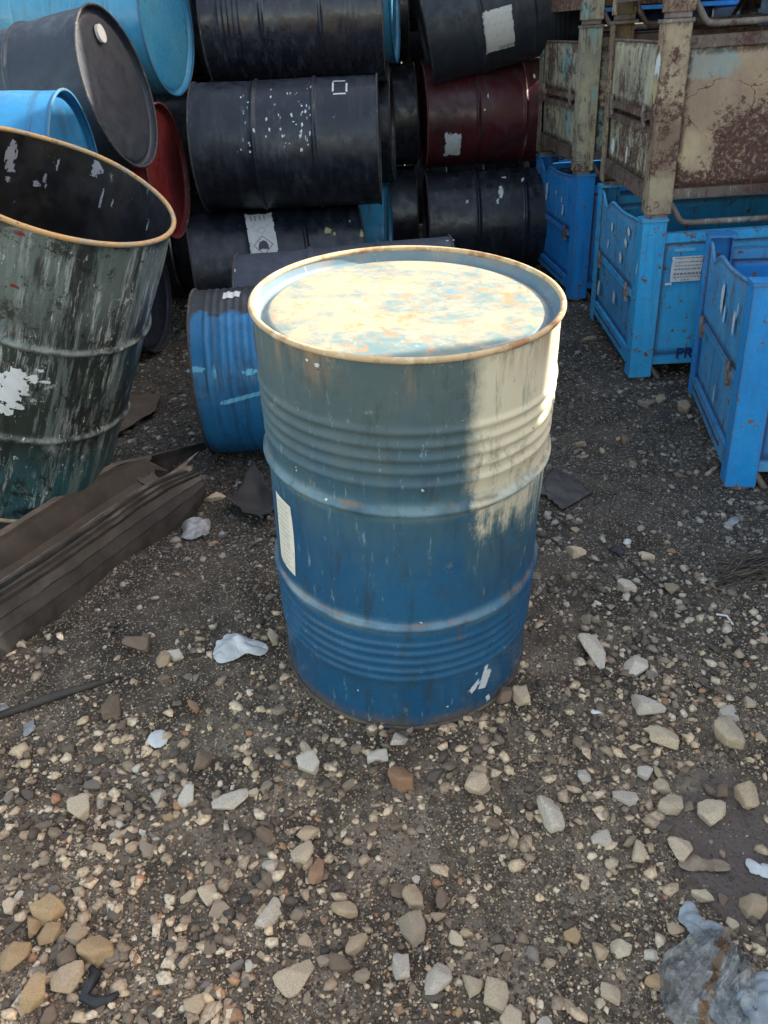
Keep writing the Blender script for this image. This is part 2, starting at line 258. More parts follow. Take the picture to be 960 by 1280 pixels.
def paper(name, c, lines=0.0, ink=(0.05, 0.05, 0.06)):
    s = NT(name); x, y, z = s.xyz()
    col = s.mix(s.step(s.noise(40, 6), 0.45, 0.75, 0, 0.4), c, tuple(v*0.5 for v in c))
    return s.fin(col, 0.6, s.bump(s.noise(60, 4), 0.3, 0.001))
M['paper'] = paper('weathered_white_paper', (0.62, 0.62, 0.60)); M['paper_cream'] = paper('cream_paper', (0.74, 0.70, 0.60))
M['white_paint'] = paper('white_paint_splash', (0.60, 0.64, 0.66)); M['ink'] = paper('faded_dark_ink', (0.05, 0.05, 0.07)); M['ink_grey'] = paper('faded_grey_ink', (0.25, 0.25, 0.28)); M['ink_pale'] = paper('very_faded_ink', (0.42, 0.38, 0.33)); M['navy'] = paper('navy_stencil_paint', (0.006, 0.03, 0.13))
M['pale_smear'] = paper('dried_pale_paint', (0.30, 0.31, 0.36)); M['gold'] = paper('yellowed_flaking_paint', (0.42, 0.36, 0.18)); M['pale_blue'] = paper('pale_blue_scuff', (0.12, 0.42, 0.62))

def stone_mat():
    s = NT('limestone'); 
    a = s.noise(45, 6, 0.7); b = s.noise(16, 4)
    col = s.mix(s.step(a, 0.35, 0.7, 0.0, 0.55), s.ocol, s.mix(1.0, s.ocol, (0.55, 0.50, 0.44), 'MULTIPLY'))
    col = s.mix(s.step(b, 0.46, 0.62, 0.0, 0.75), col, s.mix(0.55, s.ocol, (0.12, 0.085, 0.055)))
    col = s.mix(s.math('MULTIPLY', s.step(s.noise(28, 5), 0.4, 0.55), 0.5), col, s.mix(0.6, s.ocol, (0.16, 0.12, 0.085)))
    col = s.mix(s.step(s.noise(220, 4), 0.60, 0.72, 0, 0.25), col, (0.12, 0.10, 0.075))
    return s.fin(col, 0.75, s.bump(s.noise(90, 8, 0.75), 0.7, 0.002))
M['stone'] = stone_mat()
def gravel_mat():
    s = NT('gravel_grains'); at = s.n('ShaderNodeAttribute'); at.attribute_name = 'tint'
    col = s.mix(s.step(s.noise(150, 4), 0.4, 0.7, 0, 0.5), at.outputs['Color'], (0.085, 0.07, 0.055))
    return s.fin(col, 0.75, s.bump(s.noise(300, 3), 0.4, 0.001))
M['gravel'] = gravel_mat()
def ground_mat():
    s = NT('oily_gravel_dirt'); x, y, z = s.xyz()
    big = s.noise(1.6, 6, 0.65, co=s.obj); mid = s.noise(7, 6, 0.7, co=s.obj); fine = s.noise(120, 4, 0.7, co=s.obj)
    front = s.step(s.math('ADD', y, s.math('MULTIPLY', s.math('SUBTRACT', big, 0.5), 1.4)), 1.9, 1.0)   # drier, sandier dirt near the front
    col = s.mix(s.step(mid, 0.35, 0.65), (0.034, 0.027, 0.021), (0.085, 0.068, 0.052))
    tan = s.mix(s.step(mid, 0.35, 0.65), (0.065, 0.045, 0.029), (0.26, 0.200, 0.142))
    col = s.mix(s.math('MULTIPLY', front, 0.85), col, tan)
    oil = s.step(s.noise(2.3, 6, 0.7, co=s.obj), 0.56, 0.66); col = s.mix(s.math('MULTIPLY', oil, 0.75), col, (0.028, 0.023, 0.019))
    # wet mud hollow at the right
    w1 = s.math('MULTIPLY', s.math('SUBTRACT', x, 0.66), 6.2); w2 = s.math('MULTIPLY', s.math('SUBTRACT', y, 0.96), 5.5)
    mr = s.math('ADD', s.math('SQRT', s.math('ADD', s.math('MULTIPLY', w1, w1), s.math('MULTIPLY', w2, w2))), s.math('MULTIPLY', s.math('SUBTRACT', s.noise(9, 6, 0.7, co=s.obj), 0.5), 1.1))
    mud = s.step(mr, 0.92, 0.78)
    # grains
    vc = s.vor(170, co=s.obj, out='Color'); vd = s.vor(170, co=s.obj)
    r_, g_, b_ = s.xyz(vc)
    grain = s.mix(r_, (0.07, 0.055, 0.042), (0.46, 0.385, 0.29)); gm = s.math('MULTIPLY', s.step(vd, 0.55, 0.35), s.step(g_, 0.55, 0.7))
    col = s.mix(s.math('MULTIPLY', gm, 0.85), col, grain)
    vc2 = s.vor(60, co=s.obj, out='Color'); vd2 = s.vor(60, co=s.obj); r2, g2, b2 = s.xyz(vc2)
    grain2 = s.mix(r2, (0.06, 0.05, 0.045), (0.40, 0.37, 0.32)); gm2 = s.math('MULTIPLY', s.step(vd2, 0.5, 0.3), s.step(g2, 0.80, 0.84))
    gm2 = s.math('MULTIPLY', gm2, s.step(y, 2.2, 3.2)); col = s.mix(gm2, col, grain2)
    col = s.mix(mud, col, s.mix(s.noise(14, 5, co=s.obj), (0.085, 0.062, 0.050), (0.15, 0.115, 0.095)))
    h = s.math('ADD', s.math('MULTIPLY', s.math('SUBTRACT', 1.0, vd), gm), s.math('MULTIPLY', gm2, 2.0))
    n = s.bump(mid, 0.6, 0.012); n = s.bump(fine, 0.8, 0.004, n); n = s.bump(h, 0.8, 0.003, n)
    rg = s.math('SUBTRACT', s.step(oil, 0, 1, 0.85, 0.5), s.math('MULTIPLY', mud, 0.4))
    return s.fin(col, rg, n, spec=0.3)
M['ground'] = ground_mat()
def simple(name, a, b, rough=0.6, sc=12, bump=0.3, spec=0.5):
    s = NT(name); return s.fin(s.mix(s.step(s.noise(sc, 7, 0.7), 0.35, 0.68), a, b), rough, s.bump(s.noise(sc*6, 5), bump, 0.0015), spec=spec)
M['scrap'] = simple('dusty_grey_brown_metal', (0.028, 0.024, 0.021), (0.070, 0.060, 0.052), 0.55, 11, 0.6)
M['scrap_in'] = simple('flaky_brown_crust', (0.06, 0.046, 0.035), (0.20, 0.16, 0.125), 0.8, 14, 0.8)
M['scrap_dark'] = simple('dark_trough_inside', (0.035, 0.029, 0.024), (0.065, 0.052, 0.042), 0.65, 12)
M['rubber'] = simple('dark_rubber_sheet', (0.040, 0.036, 0.034), (0.060, 0.054, 0.050), 0.55, 12)
M['brown_board'] = simple('brown_board', (0.075, 0.055, 0.04), (0.12, 0.09, 0.065), 0.75, 12)
M['black_rag'] = simple('black_rag', (0.012, 0.013, 0.016), (0.03, 0.03, 0.036), 0.6, 30)
M['mud'] = simple('wet_brown_mud', (0.085, 0.062, 0.050), (0.12, 0.092, 0.076), 0.35, 9, 0.15)
M['twig'] = simple('dry_dark_twig', (0.045, 0.034, 0.026), (0.14, 0.11, 0.08), 0.7, 40)
M['leaf'] = simple('dry_brown_leaf', (0.17, 0.12, 0.08), (0.30, 0.23, 0.16), 0.7, 30)
def plastic(name, c, c2, transp=0.3, rough=0.25):
    s = NT(name); col = s.mix(s.step(s.noise(22, 6, 0.7), 0.35, 0.65), c, c2); s.fin(col, rough, s.bump(s.noise(26, 5), 0.5, 0.004))
    tr = s.n('ShaderNodeBsdfTransparent'); tl = s.n('ShaderNodeBsdfTranslucent'); s.put(col, tl.inputs[0])
    m1 = s.n('ShaderNodeMixShader'); m1.inputs[0].default_value = 0.25; s.l(s.b.outputs[0], m1.inputs[1]); s.l(tl.outputs[0], m1.inputs[2])
    m2 = s.n('ShaderNodeMixShader'); m2.inputs[0].default_value = transp; s.l(m1.outputs[0], m2.inputs[1]); s.l(tr.outputs[0], m2.inputs[2])
    s.l(m2.outputs[0], s.out.inputs[0]); return s.m
M['clear'] = plastic('clear_crumpled_plastic', (0.50, 0.55, 0.58), (0.30, 0.33, 0.36), 0.28, 0.15)
def bag_mat():
    m = plastic('clear_bag_film', (0.60, 0.60, 0.58), (0.10, 0.11, 0.115), 0.38, 0.08); t = m.node_tree; b = t.nodes['Principled BSDF']; lk = b.inputs['Base Color'].links[0].from_socket
    tc = t.nodes.new('ShaderNodeTexCoord'); mp = t.nodes.new('ShaderNodeMapping'); mp.inputs['Rotation'].default_value = (0, 0, R(-55)); t.links.new(tc.outputs['Object'], mp.inputs[0])
    sp = t.nodes.new('ShaderNodeSeparateXYZ'); t.links.new(mp.outputs[0], sp.inputs[0])
    nz = t.nodes.new('ShaderNodeTexNoise'); nz.inputs['Scale'].default_value = 45; nz.inputs['Detail'].default_value = 6; t.links.new(tc.outputs['Object'], nz.inputs['Vector'])
    ab = t.nodes.new('ShaderNodeMath'); ab.operation = 'ABSOLUTE'; t.links.new(sp.outputs['Y'], ab.inputs[0])
    ad = t.nodes.new('ShaderNodeMath'); ad.operation = 'MULTIPLY_ADD'; t.links.new(nz.outputs['Fac'], ad.inputs[0]); ad.inputs[1].default_value = 0.05; t.links.new(ab.outputs[0], ad.inputs[2])
    mr = t.nodes.new('ShaderNodeMapRange'); t.links.new(ad.outputs[0], mr.inputs[0]); mr.inputs[1].default_value = 0.034; mr.inputs[2].default_value = 0.028
    mx = t.nodes.new('ShaderNodeMix'); mx.data_type = 'RGBA'; t.links.new(mr.outputs[0], mx.inputs[0]); t.links.new(lk, mx.inputs[6]); mx.inputs[7].default_value = (0.26, 0.13, 0.06, 1); t.links.new(mx.outputs[2], b.inputs['Base Color']); return m
M['bag'] = bag_mat()
M['white_plastic'] = plastic('white_plastic_film', (0.78, 0.78, 0.76), (0.60, 0.61, 0.60), 0.04, 0.35)
M['grey_plastic'] = plastic('grey_plastic_film', (0.48, 0.49, 0.49), (0.28, 0.29, 0.29), 0.15, 0.35)

# ------------------------------------------------------------------ object helpers
def link(o, parent=None):
    COL.objects.link(o)
    if parent: o.parent = parent
    return o
def tag(o, label=None, cat=None, group=None, kind=None):
    for k, v in (('label', label), ('category', cat), ('group', group), ('kind', kind)):
        if v: o[k] = v
    return o
def root(name, mat=None, label=None, cat=None, group=None):
    o = link(bpy.data.objects.new(name, None)); o.empty_display_size = 0.1
    if mat is not None: o.matrix_world = mat
    return tag(o, label, cat, group)
def from_bm(name, bm, mat, parent=None, smooth=True, bevel=0):
    if bevel:
        bmesh.ops.bevel(bm, geom=[e for e in bm.edges if e.is_manifold and len(e.link_faces) == 2 and e.calc_face_angle(0) > 0.6], offset=bevel, segments=1, affect='EDGES', clamp_overlap=True)
    me = bpy.data.meshes.new(name); bm.to_mesh(me); bm.free()
    for p in me.polygons: p.use_smooth = smooth
    if mat: me.materials.append(mat)
    return link(bpy.data.objects.new(name, me), parent)
def box(bm, x0, x1, y0, y1, z0, z1):
    v = [bm.verts.new(p) for p in ((x0,y0,z0),(x1,y0,z0),(x1,y1,z0),(x0,y1,z0),(x0,y0,z1),(x1,y0,z1),(x1,y1,z1),(x0,y1,z1))]
    for f in ((3,2,1,0),(4,5,6,7),(0,1,5,4),(1,2,6,5),(2,3,7,6),(3,0,4,7)): bm.faces.new([v[i] for i in f])
def tube(bm, pts, r, seg=8, caps=True):
    pts = [Vector(p) for p in pts]; rs = r if isinstance(r, (list, tuple)) else [r]*len(pts); rings = []
    for i, p in enumerate(pts):
        d = (pts[min(i+1, len(pts)-1)] - pts[max(i-1, 0)]).normalized()
        a = d.cross(Vector((0.13, 0.21, 1))).normalized(); b = d.cross(a)
        rings.append([bm.verts.new(p + (a*math.cos(t) + b*math.sin(t))*rs[i]) for t in (2*math.pi*k/seg for k in range(seg))])
    for A, B in zip(rings, rings[1:]):
        for k in range(seg): bm.faces.new((A[k], A[(k+1) % seg], B[(k+1) % seg], B[k]))
    if caps: bm.faces.new(rings[0][::-1]); bm.faces.new(rings[-1])
def grid_mesh(name, P, mat, parent=None, mask=None, closed_u=False, thick=0.0, smooth=True):
    """P: (n, m, 3) array of points -> mesh sheet"""
    n, m = P.shape[:2]; idx = np.arange(n*m).reshape(n, m)
    a = idx[:-1, :-1]; b = idx[:-1, 1:]; c = idx[1:, 1:]; d = idx[1:, :-1]
    F = np.stack([a, b, c, d], -1).reshape(-1, 4)
    if closed_u: F = np.concatenate([F, np.stack([idx[-1, :-1], idx[-1, 1:], idx[0, 1:], idx[0, :-1]], -1).reshape(-1, 4)])
    if mask is not None: F = F[mask.reshape(-1)]
    me = bpy.data.meshes.new(name); me.from_pydata(P.reshape(-1, 3).tolist(), [], F.tolist())
    bm = bmesh.new(); bm.from_mesh(me)
    loose = [v for v in bm.verts if not v.link_faces]; bmesh.ops.delete(bm, geom=loose, context='VERTS')
    if thick:
        bmesh.ops.solidify(bm, geom=bm.faces[:], thickness=thick)
    bm.to_mesh(me); bm.free()
    for p in me.polygons: p.use_smooth = smooth
    me.materials.append(mat)
    return link(bpy.data.objects.new(name, me), parent)

# value noise in numpy
def _h(ix, iy, s): 
    n = np.sin(ix*127.1 + iy*311.7 + s*74.7)*43758.5453; return n - np.floor(n)
def vnoise(x, y, s=0):
    x = np.asarray(x, float); y = np.asarray(y, float); ix = np.floor(x); iy = np.floor(y); fx = x-ix; fy = y-iy
    fx = fx*fx*(3-2*fx); fy = fy*fy*(3-2*fy)
    return (_h(ix, iy, s)*(1-fx) + _h(ix+1, iy, s)*fx)*(1-fy) + (_h(ix, iy+1, s)*(1-fx) + _h(ix+1, iy+1, s)*fx)*fy
def fbm(x, y, s=0, o=4):
    v = 0; a = 0.5; f = 1.0
    for k in range(o): v = v + a*(vnoise(x*f, y*f, s+k*3.3)-0.5); a *= 0.5; f *= 2.03
    return v
def sstep(a, b, x):
    t = np.clip((np.asarray(x, float)-a)/(b-a), 0, 1); return t*t*(3-2*t)

# ------------------------------------------------------------------ ground
DX, DY = 0.034, 1.553
def gh(x, y, fine=True):
    x = np.asarray(x, float); y = np.asarray(y, float)
    base = np.where(y < 1.85, 0.082*(y-DY), 0.0244*(1-sstep(1.85, 2.5, y)))
    base = np.maximum(base, -0.13)
    base = base - 0.036*np.clip(x-DX, -0.6, 0.6)*(1-sstep(1.9, 2.4, y))
    near = np.exp(-(((x-DX)**2+(y-DY)**2)/0.36**2)**2)
    n = fbm(x*1.7, y*1.7, 1, 3)*0.045 + fbm(x*7, y*7, 5, 3)*0.020
    if fine: n = n + fbm(x*30, y*30, 9, 3)*0.010
    # piled dirt to the left of the drum, mud hollow on the right
    n = n + 0.030*np.exp(-((x+0.55)**2/0.10+(y-1.55)**2/0.12))*(0.6+1.6*(fbm(x*9, y*9, 31, 3)))
    n = n - 0.020*np.exp(-((x-0.66)**2/0.02+(y-0.96)**2/0.025))
    return base + n*(1-0.85*near)
def px_ray(px, py): return FW + RT2*((px-480)/F_PX) - UP2*((py-640)/F_PX)
def at_y(px, py, y): d = px_ray(px, py); return CAM_P + d*(y/d.y)
def at_z(px, py, z): d = px_ray(px, py); return CAM_P + d*((z-CAM_H)/d.z)
def G(px, py):
    """ground point seen at a pixel of the photograph"""
    z = 0.0
    for _ in range(8):
        p = at_z(px, py, z); z = float(gh(p.x, p.y, False))
    return Vector((p.x, p.y, float(gh(p.x, p.y))))
def axis_steps(lo, a, b, hi, fine, grow):
    v = list(np.arange(a, b, fine)); s = fine; x = v[-1]
    while x < hi: s *= grow; x += s; v.append(x)
    s = fine; x = a; L = []
    while x > lo: s *= grow; x -= s; L.append(x)
    return np.array(L[::-1]+v)
gx = axis_steps(-60, -1.25, 1.35, 60, 0.0095, 1.06); gy = axis_steps(-40, 0.45, 3.0, 90, 0.0095, 1.06)
GX, GY = np.meshgrid(gx, gy)
GZ = gh(GX, GY); far = sstep(7, 12, np.hypot(GX, GY)); GZ = GZ*(1-far)
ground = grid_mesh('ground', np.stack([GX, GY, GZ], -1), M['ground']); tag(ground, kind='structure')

# ------------------------------------------------------------------ drums
def axis_matrix(center, yaw, el, L=0.88, spin=0.0):
    a = Vector((math.cos(el)*math.cos(yaw), math.cos(el)*math.sin(yaw), math.sin(el)))
    up = Vector((0, 0, 1)) if abs(a.z) < 0.95 else Vector((1, 0, 0))
    x = up.cross(a).normalized(); y = a.cross(x)       # local y points up for a lying drum
    rot = Matrix((x, y, a)).transposed().to_4x4()
    rot = rot @ Matrix.Rotation(spin, 4, 'Z')
    return Matrix.Translation(Vector(center) - a*L/2) @ rot
RB = 0.2855
BEAD = [0.0032]
def wall_r(z, H, hoops, beads, hoop_h=0.0095):
    bead_h = BEAD[0]
    r = RB
    for h in hoops: r += hoop_h*math.exp(-((z-h)/0.0085)**2)
    for b in beads: r += bead_h*math.exp(-((z-b)/0.0062)**2)
    return r
DENTS = {}; BEADS = {}
def dent_at(t, th, z, H=0.88):
    dent, seed = DENTS.get(t.name, (0, 0)); off = Vector((seed*3.7, seed*1.3, seed*2.1)); edge = max(0, min(1, min(z, H-z)/0.12))
    q = Vector((math.cos(th)*1.1, math.sin(th)*1.1, z*2.6)) + off
    d = mnoise.noise(q)*dent*edge + mnoise.noise(q*3.1)*dent*0.35*edge
    return d - max(0, mnoise.noise(q*1.7+Vector((9, 9, 9)))-0.25)*dent*2.2*edge
def drum_body_points(H, hoops, beads, seg, dent, seed, zlo=0.010, zhi=None, inner=0.0, step=0.004):
    zhi = zhi or H-0.010
    zs = [zlo]
    while zs[-1] < zhi-1e-6:
        z = zs[-1]; near = any(abs(z-h) < 0.03 for h in hoops) or any(abs(z-b) < 0.02 for b in beads)
        zs.append(min(zhi, z+(step if near else 0.02)))
    P = np.zeros((len(zs), seg+1, 3)); off = Vector((seed*3.7, seed*1.3, seed*2.1))
    for i, z in enumerate(zs):
        r0 = wall_r(z, H, hoops, beads)-inner; edge = min(1, min(z, H-z)/0.12)
        for j in range(seg+1):
            t = 2*math.pi*(j % seg)/seg; c, s_ = math.cos(t), math.sin(t)
            q = Vector((c*1.1, s_*1.1, z*2.6)) + off
            d = mnoise.noise(q)*dent*edge + mnoise.noise(q*3.1)*dent*0.35*edge
            d -= max(0, mnoise.noise(q*1.7+Vector((9, 9, 9)))-0.25)*dent*2.2*edge
            r = r0 + d; P[i, j] = (r*c, r*s_, z)
    return P
def lathe(name, prof, mat, parent, seg=96, wob=0.0, seed=0):
    P = np.zeros((len(prof), seg+1, 3))
    for j in range(seg+1):
        t = 2*math.pi*(j % seg)/seg
        w = mnoise.noise(Vector((math.cos(t)*1.5+seed, math.sin(t)*1.5, seed)))*wob
        for i, (r, z) in enumerate(prof): P[i, j] = ((r+w*min(1, r*4))*math.cos(t), (r+w*min(1, r*4))*math.sin(t), z+w*0.6*min(1, r*4))
    o = grid_mesh(name, P, mat, parent)
    bm = bmesh.new(); bm.from_mesh(o.data); bmesh.ops.remove_doubles(bm, verts=bm.verts, dist=1e-5); bm.to_mesh(o.data); bm.free()
    return o
def curl(r, z, rad, n=12): return [(r+rad*math.cos(a), z+rad*math.sin(a)) for a in (math.radians(-60+k*(300/(n-1))) for k in range(n))]
def make_drum(name, mat4, label, body, rim, lid=None, H=0.88, hoops=(0.301, 0.579), beads=(), dent=0.006, seed=0, seg=96, open_top=False, inside=None, group='steel drums', lid_raise=0.004, wob=0.002, bung=None, rim_r=0.0052, bead_h=0.0032, rim2=None):
    t = root(name, mat4, label, 'drum', group); DENTS[t.name] = (dent, seed); BEADS[t.name] = beads
    BEAD[0] = bead_h; P = drum_body_points(H, hoops, beads, seg, dent, seed); BEAD[0] = 0.0045
    o = grid_mesh('body', P, body, t)
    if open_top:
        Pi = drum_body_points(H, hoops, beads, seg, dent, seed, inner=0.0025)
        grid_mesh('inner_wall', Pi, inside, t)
    lathe('rim', curl(0.2868, H-0.007, rim_r), rim, t, seg, wob, seed)
    lathe('rim', curl(0.2868, 0.007, rim_r)[::-1], rim2 or rim, t, seg, wob, seed+3)
    def end(z, sgn, nm, m):
        pr = [(0.2850, z), (0.2838, z-sgn*0.008), (0.2825, z-sgn*0.020), (0.279, z-sgn*0.0265), (0.273, z-sgn*0.0285), (0.267, z-sgn*0.0275), (0.261, z-sgn*0.0215), (0.256, z-sgn*0.0190), (0.254, z-sgn*0.0185)]
        for k in range(1, 13): pr.append((0.254*(1-k/12), z-sgn*(0.0180-lid_raise*math.sin(k/12*math.pi/2)*0.5)))
        return lathe(nm, pr, m, t, seg, 0, seed)
    if not open_top: end(H-0.005, 1, 'lid', lid or body)
    end(0.005, -1, 'base', lid or body if not open_top else body)
    if open_top: end(0.012, -1, 'inner_base', inside)
    if bung:
        x, y, m = bung; bm = bmesh.new()
        tube(bm, [(x, y, H-0.016), (x, y, H-0.004)], 0.032, 20); from_bm('bung_cap', bm, m, t, False, 0.002)
    return t
def cyl_hit(t, px, py, r=0.287):
    Mi = t.matrix_world.inverted(); o = Mi @ CAM_P; d = Mi.to_3x3() @ px_ray(px, py)
    a = d.x**2+d.y**2; b = 2*(o.x*d.x+o.y*d.y); c = o.x**2+o.y**2-r*r; q = b*b-4*a*c
    if q < 0: return None
    s = (-b-math.sqrt(q))/(2*a); p = o+d*s; return math.atan2(p.y, p.x), p.z
def patch(t, px, py, w, h, mat, name='paint_patch', seed=0, ragged=0.0, hoops=(0.301, 0.579), beads=(), off=0.0012, rot=0.0, res=0.004, label=None, hit=None, parent=None, taper=0):
    """thin sheet glued on the drum wall, centred where the photo shows it; w along the circumference, h along the axis"""
    q0 = hit or cyl_hit(t, px, py)
    if q0 is None: print('patch misses', name, px, py); return None
    th0, z0 = q0; beads = beads or BEADS.get(t.name, ())
    nw = max(4, int(w/res)); nh = max(4, int(h/res))
    U, V = np.meshgrid(np.linspace(-0.5, 0.5, nw+1), np.linspace(-0.5, 0.5, nh+1))
    a = U*w; b = V*h; ar = a*math.cos(rot)-b*math.sin(rot); br = a*math.sin(rot)+b*math.cos(rot)
    zz = z0+br; th = th0+ar/RB
    rr = np.vectorize(lambda z: wall_r(z, 0.88, hoops, beads))(zz)+off+np.vectorize(lambda a_, z_: dent_at(t, a_, z_))(th, zz)
    P = np.stack([rr*np.cos(th), rr*np.sin(th), zz], -1)
    mask = None
    if ragged:
        uc = (U[:-1, :-1]+U[1:, 1:])/2; vc = (V[:-1, :-1]+V[1:, 1:])/2
        e = np.maximum(abs(uc), abs(vc))*2 if ragged < 0.5 else np.hypot(uc, vc)*2
        if taper: e = np.maximum(abs(uc)*2/(0.25+0.75*np.clip(0.5+taper*vc, 0.05, 1)), abs(vc)*2)
        f = fbm(uc*max(w*70, 4)+seed*11, vc*max(h*70, 4)+seed*5, seed, 4)
        mask = (e + f*ragged*3.0) < 0.92
        if not mask.any(): mask = None
    o = grid_mesh(name, P, mat, parent or t, mask=mask)
    if label: o['label'] = label
    return o
def text_lines(t, px, py, w, h, n, seed=0, th=0.3, along='z', mat=None, hit=None):
    """rows of small illegible print on a label; one mesh part"""
    th0, z0 = hit or cyl_hit(t, px, py); rr = random.Random(seed); bm = bmesh.new()
    for i in range(n):
        v = (i+0.5)/n-0.5; u = -0.45
        while u < 0.42:
            L = rr.uniform(0.03, 0.12); 
            if u+L > 0.45: break
            for (a0, a1, b0, b1) in [(u*w, (u+L)*w, (v-th/n/2)*h, (v+th/n/2)*h)]:
                q = []
                for A, B in ((a0, b0), (a1, b0), (a1, b1), (a0, b1)):
                    if along == 'z': tt = th0+B/RB; z = z0+A
                    else: tt = th0+A/RB; z = z0+B
                    r = wall_r(z, 0.88, (), ())+0.0024+dent_at(t, tt, z); q.append(bm.verts.new((r*math.cos(tt), r*math.sin(tt), z)))
                bm.faces.new(q)
            u += L+rr.uniform(0.02, 0.05)
    return from_bm('print', bm, mat or M['ink'], t, False)

UPB = (0.742, 0.716, 0.690, 0.664, 0.636); LOB = (0.252, 0.228, 0.203, 0.178, 0.155)
MAINM = Matrix.Translation((DX, DY, 0.0)) @ Matrix.Rotation(0.082, 4, 'X') @ Matrix.Rotation(0.036, 4, 'Y')
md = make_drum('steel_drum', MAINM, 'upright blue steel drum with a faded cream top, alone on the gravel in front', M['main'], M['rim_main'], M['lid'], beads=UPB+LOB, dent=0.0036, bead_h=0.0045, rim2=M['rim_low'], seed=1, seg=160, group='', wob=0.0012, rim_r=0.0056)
lab = patch(md, 355, 668, 0.078, 0.19, M['paper_cream'], 'paper_label', 2, 0.03, beads=UPB+LOB, label='cream paper label on the drum side'); 
text_lines(md, 355, 668, 0.050, 0.16, 14, 3, 0.18, 'c', M['ink_pale'])
for px, py, w, h, sd, rt in ((607, 848, 0.022, 0.055, 4, -0.35), (594, 858, 0.016, 0.040, 9, -0.8), (610, 872, 0.012, 0.022, 6, 0.2), (606, 840, 0.010, 0.045, 13, -0.2)):
    patch(md, px, py, w, h, M['white_paint'], 'paint_splash', sd, 0.45, beads=UPB+LOB, rot=rt, res=0.0016)
for px, py, w in ((396, 456, 0.008), (384, 450, 0.005), (526, 778, 0.004)):
    patch(md, px, py, w*1.5, w, M['white_paint'], 'paint_fleck', int(px), 0.6, beads=UPB+LOB, res=0.001)

D = {}
def dr(key, c, yaw, el, label, body, rim, spin=0.0, **kw):
    D[key] = make_drum('steel_drum', axis_matrix(c, yaw, el, spin=spin), label, M[body], M[rim], **kw); return D[key]
B4 = (0.10, 0.125, 0.15, 0.175, 0.20); B5 = (0.68, 0.705, 0.73, 0.755)
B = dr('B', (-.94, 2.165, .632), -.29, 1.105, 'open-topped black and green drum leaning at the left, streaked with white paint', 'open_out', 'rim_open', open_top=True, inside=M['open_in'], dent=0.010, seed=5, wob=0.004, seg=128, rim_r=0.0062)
dr('K', (-.176, 2.761, .289), .05, .006, 'streaky blue drum lying on the ground just behind the upright drum', 'streaky_blue', 'rim_dark', beads=(0.06,0.085,0.11,0.135,0.16,0.185,0.21,0.235)+B5, dent=0.007, seed=7)
dr('J', (-.095, 3.309, .289), .02, .025, 'dusty grey drum lying behind the blue one, mostly hidden by the upright drum', 'grey', 'rim_dark', dent=0.005, seed=8)
dr('I', (-.488, 4.34, .292), .18, .004, 'black drum with a white hazard label at the bottom of the stack', 'black', 'rim_dark', dent=0.004, seed=9)
dr('H', (-.352, 4.302, .862), -.035, -.01, 'scuffed black drum in the middle of the stack, with white specks on its bands', 'black_scuffed', 'rim_dark', dent=0.005, seed=10)
dr('G', (-.286, 4.70, 1.385), -.067, -.005, 'glossy dark drum with ribbed bands at the top of the stack', 'black_gloss', 'rim_dark', beads=B4+B5, dent=0.006, seed=11)
dr('Q', (.802, 5.404, .87), .05, .001, 'grimy dark red drum lying above a black drum beside the crates', 'dark_red', 'rim_red', dent=0.006, seed=12)
dr('R', (.799, 5.178, .29), 0, 0, 'black drum at the bottom of the stack under the dark red drum', 'black', 'rim_dark', dent=0.004, seed=13)
dr('P', (.80, 5.22, 1.40), -.002, .19, 'dark drum with a big white label tilted on top of the dark red drum', 'charcoal', 'rim_dark', beads=B5, dent=0.006, seed=14)
dr('C', (-1.263, 4.30, 1.40), -.20, -.012, 'sky blue drum with a shiny end at the top left of the stack', 'sky_blue', 'rim_blue', beads=B4+B5+(0.45,), dent=0.010, seed=15)
dr('D', (-1.36, 3.64, 1.10), -.165, .16, 'matt charcoal drum tilted upward between two blue drums on the left', 'charcoal', 'rim_dark', dent=0.004, seed=16, bung=(0.0, 0.19, M['paper']))
dr('E', (-1.41, 2.95, .925), .03, -.04, 'bright blue drum lying behind the open drum', 'bright_blue', 'rim_blue', dent=0.005, seed=17)
dr('F', (-1.335, 4.06, .80), -.1, .01, 'red drum with its round end half hidden by the charcoal drum', 'red', 'rim_red', dent=0.004, seed=18)
dr('S', (-1.494, 3.939, .295), -.1, 0, 'dark grey drum lying on the ground under the red drum', 'charcoal', 'rim_dark', dent=0.004, seed=19)
dr('E2', (-1.72, 3.0, .292), .25, 0, 'black drum on the ground underneath the bright blue drum', 'black', 'rim_dark', dent=0.004, seed=20)
dr('L', (-.22, 5.0, 1.46), -.13, 0, 'blue drum in the second row behind the glossy dark drum', 'sky_blue', 'rim_blue', dent=0.006, seed=21)
dr('Mm', (-.26, 4.98, .868), -.08, 0, 'black drum in the second row of the stack, second from the ground', 'black', 'rim_dark', dent=0.004, seed=22)
dr('N', (-.305, 4.96, .29), -.10, 0, 'blue drum on the ground in the second row, only its end showing', 'sky_blue', 'rim_blue', dent=0.004, seed=23)
dr('O', (-.109, 5.58, .29), 0, 0, 'black drum on the ground in the third row, behind the blue end', 'black', 'rim_dark', dent=0.004, seed=24)
dr('O2', (-.10, 5.60, .868), 0.03, 0, 'black drum in the third row, second from the ground', 'black', 'rim_dark', dent=0.004, seed=25)
dr('O3', (-.12, 5.66, 1.448), -0.03, 0, 'black drum in the third row, third from the ground', 'black', 'rim_dark', dent=0.004, seed=26)
dr('X1', (.66, 5.85, 1.62), 0.02, 0.05, 'black drum lying behind the white-labelled tilted drum', 'black', 'rim_dark', dent=0.004, seed=27)
dr('X2', (-1.22, 4.95, 1.44), -0.05, 0, 'black drum in the second row behind the sky blue drum', 'black', 'rim_dark', dent=0.004, seed=28)
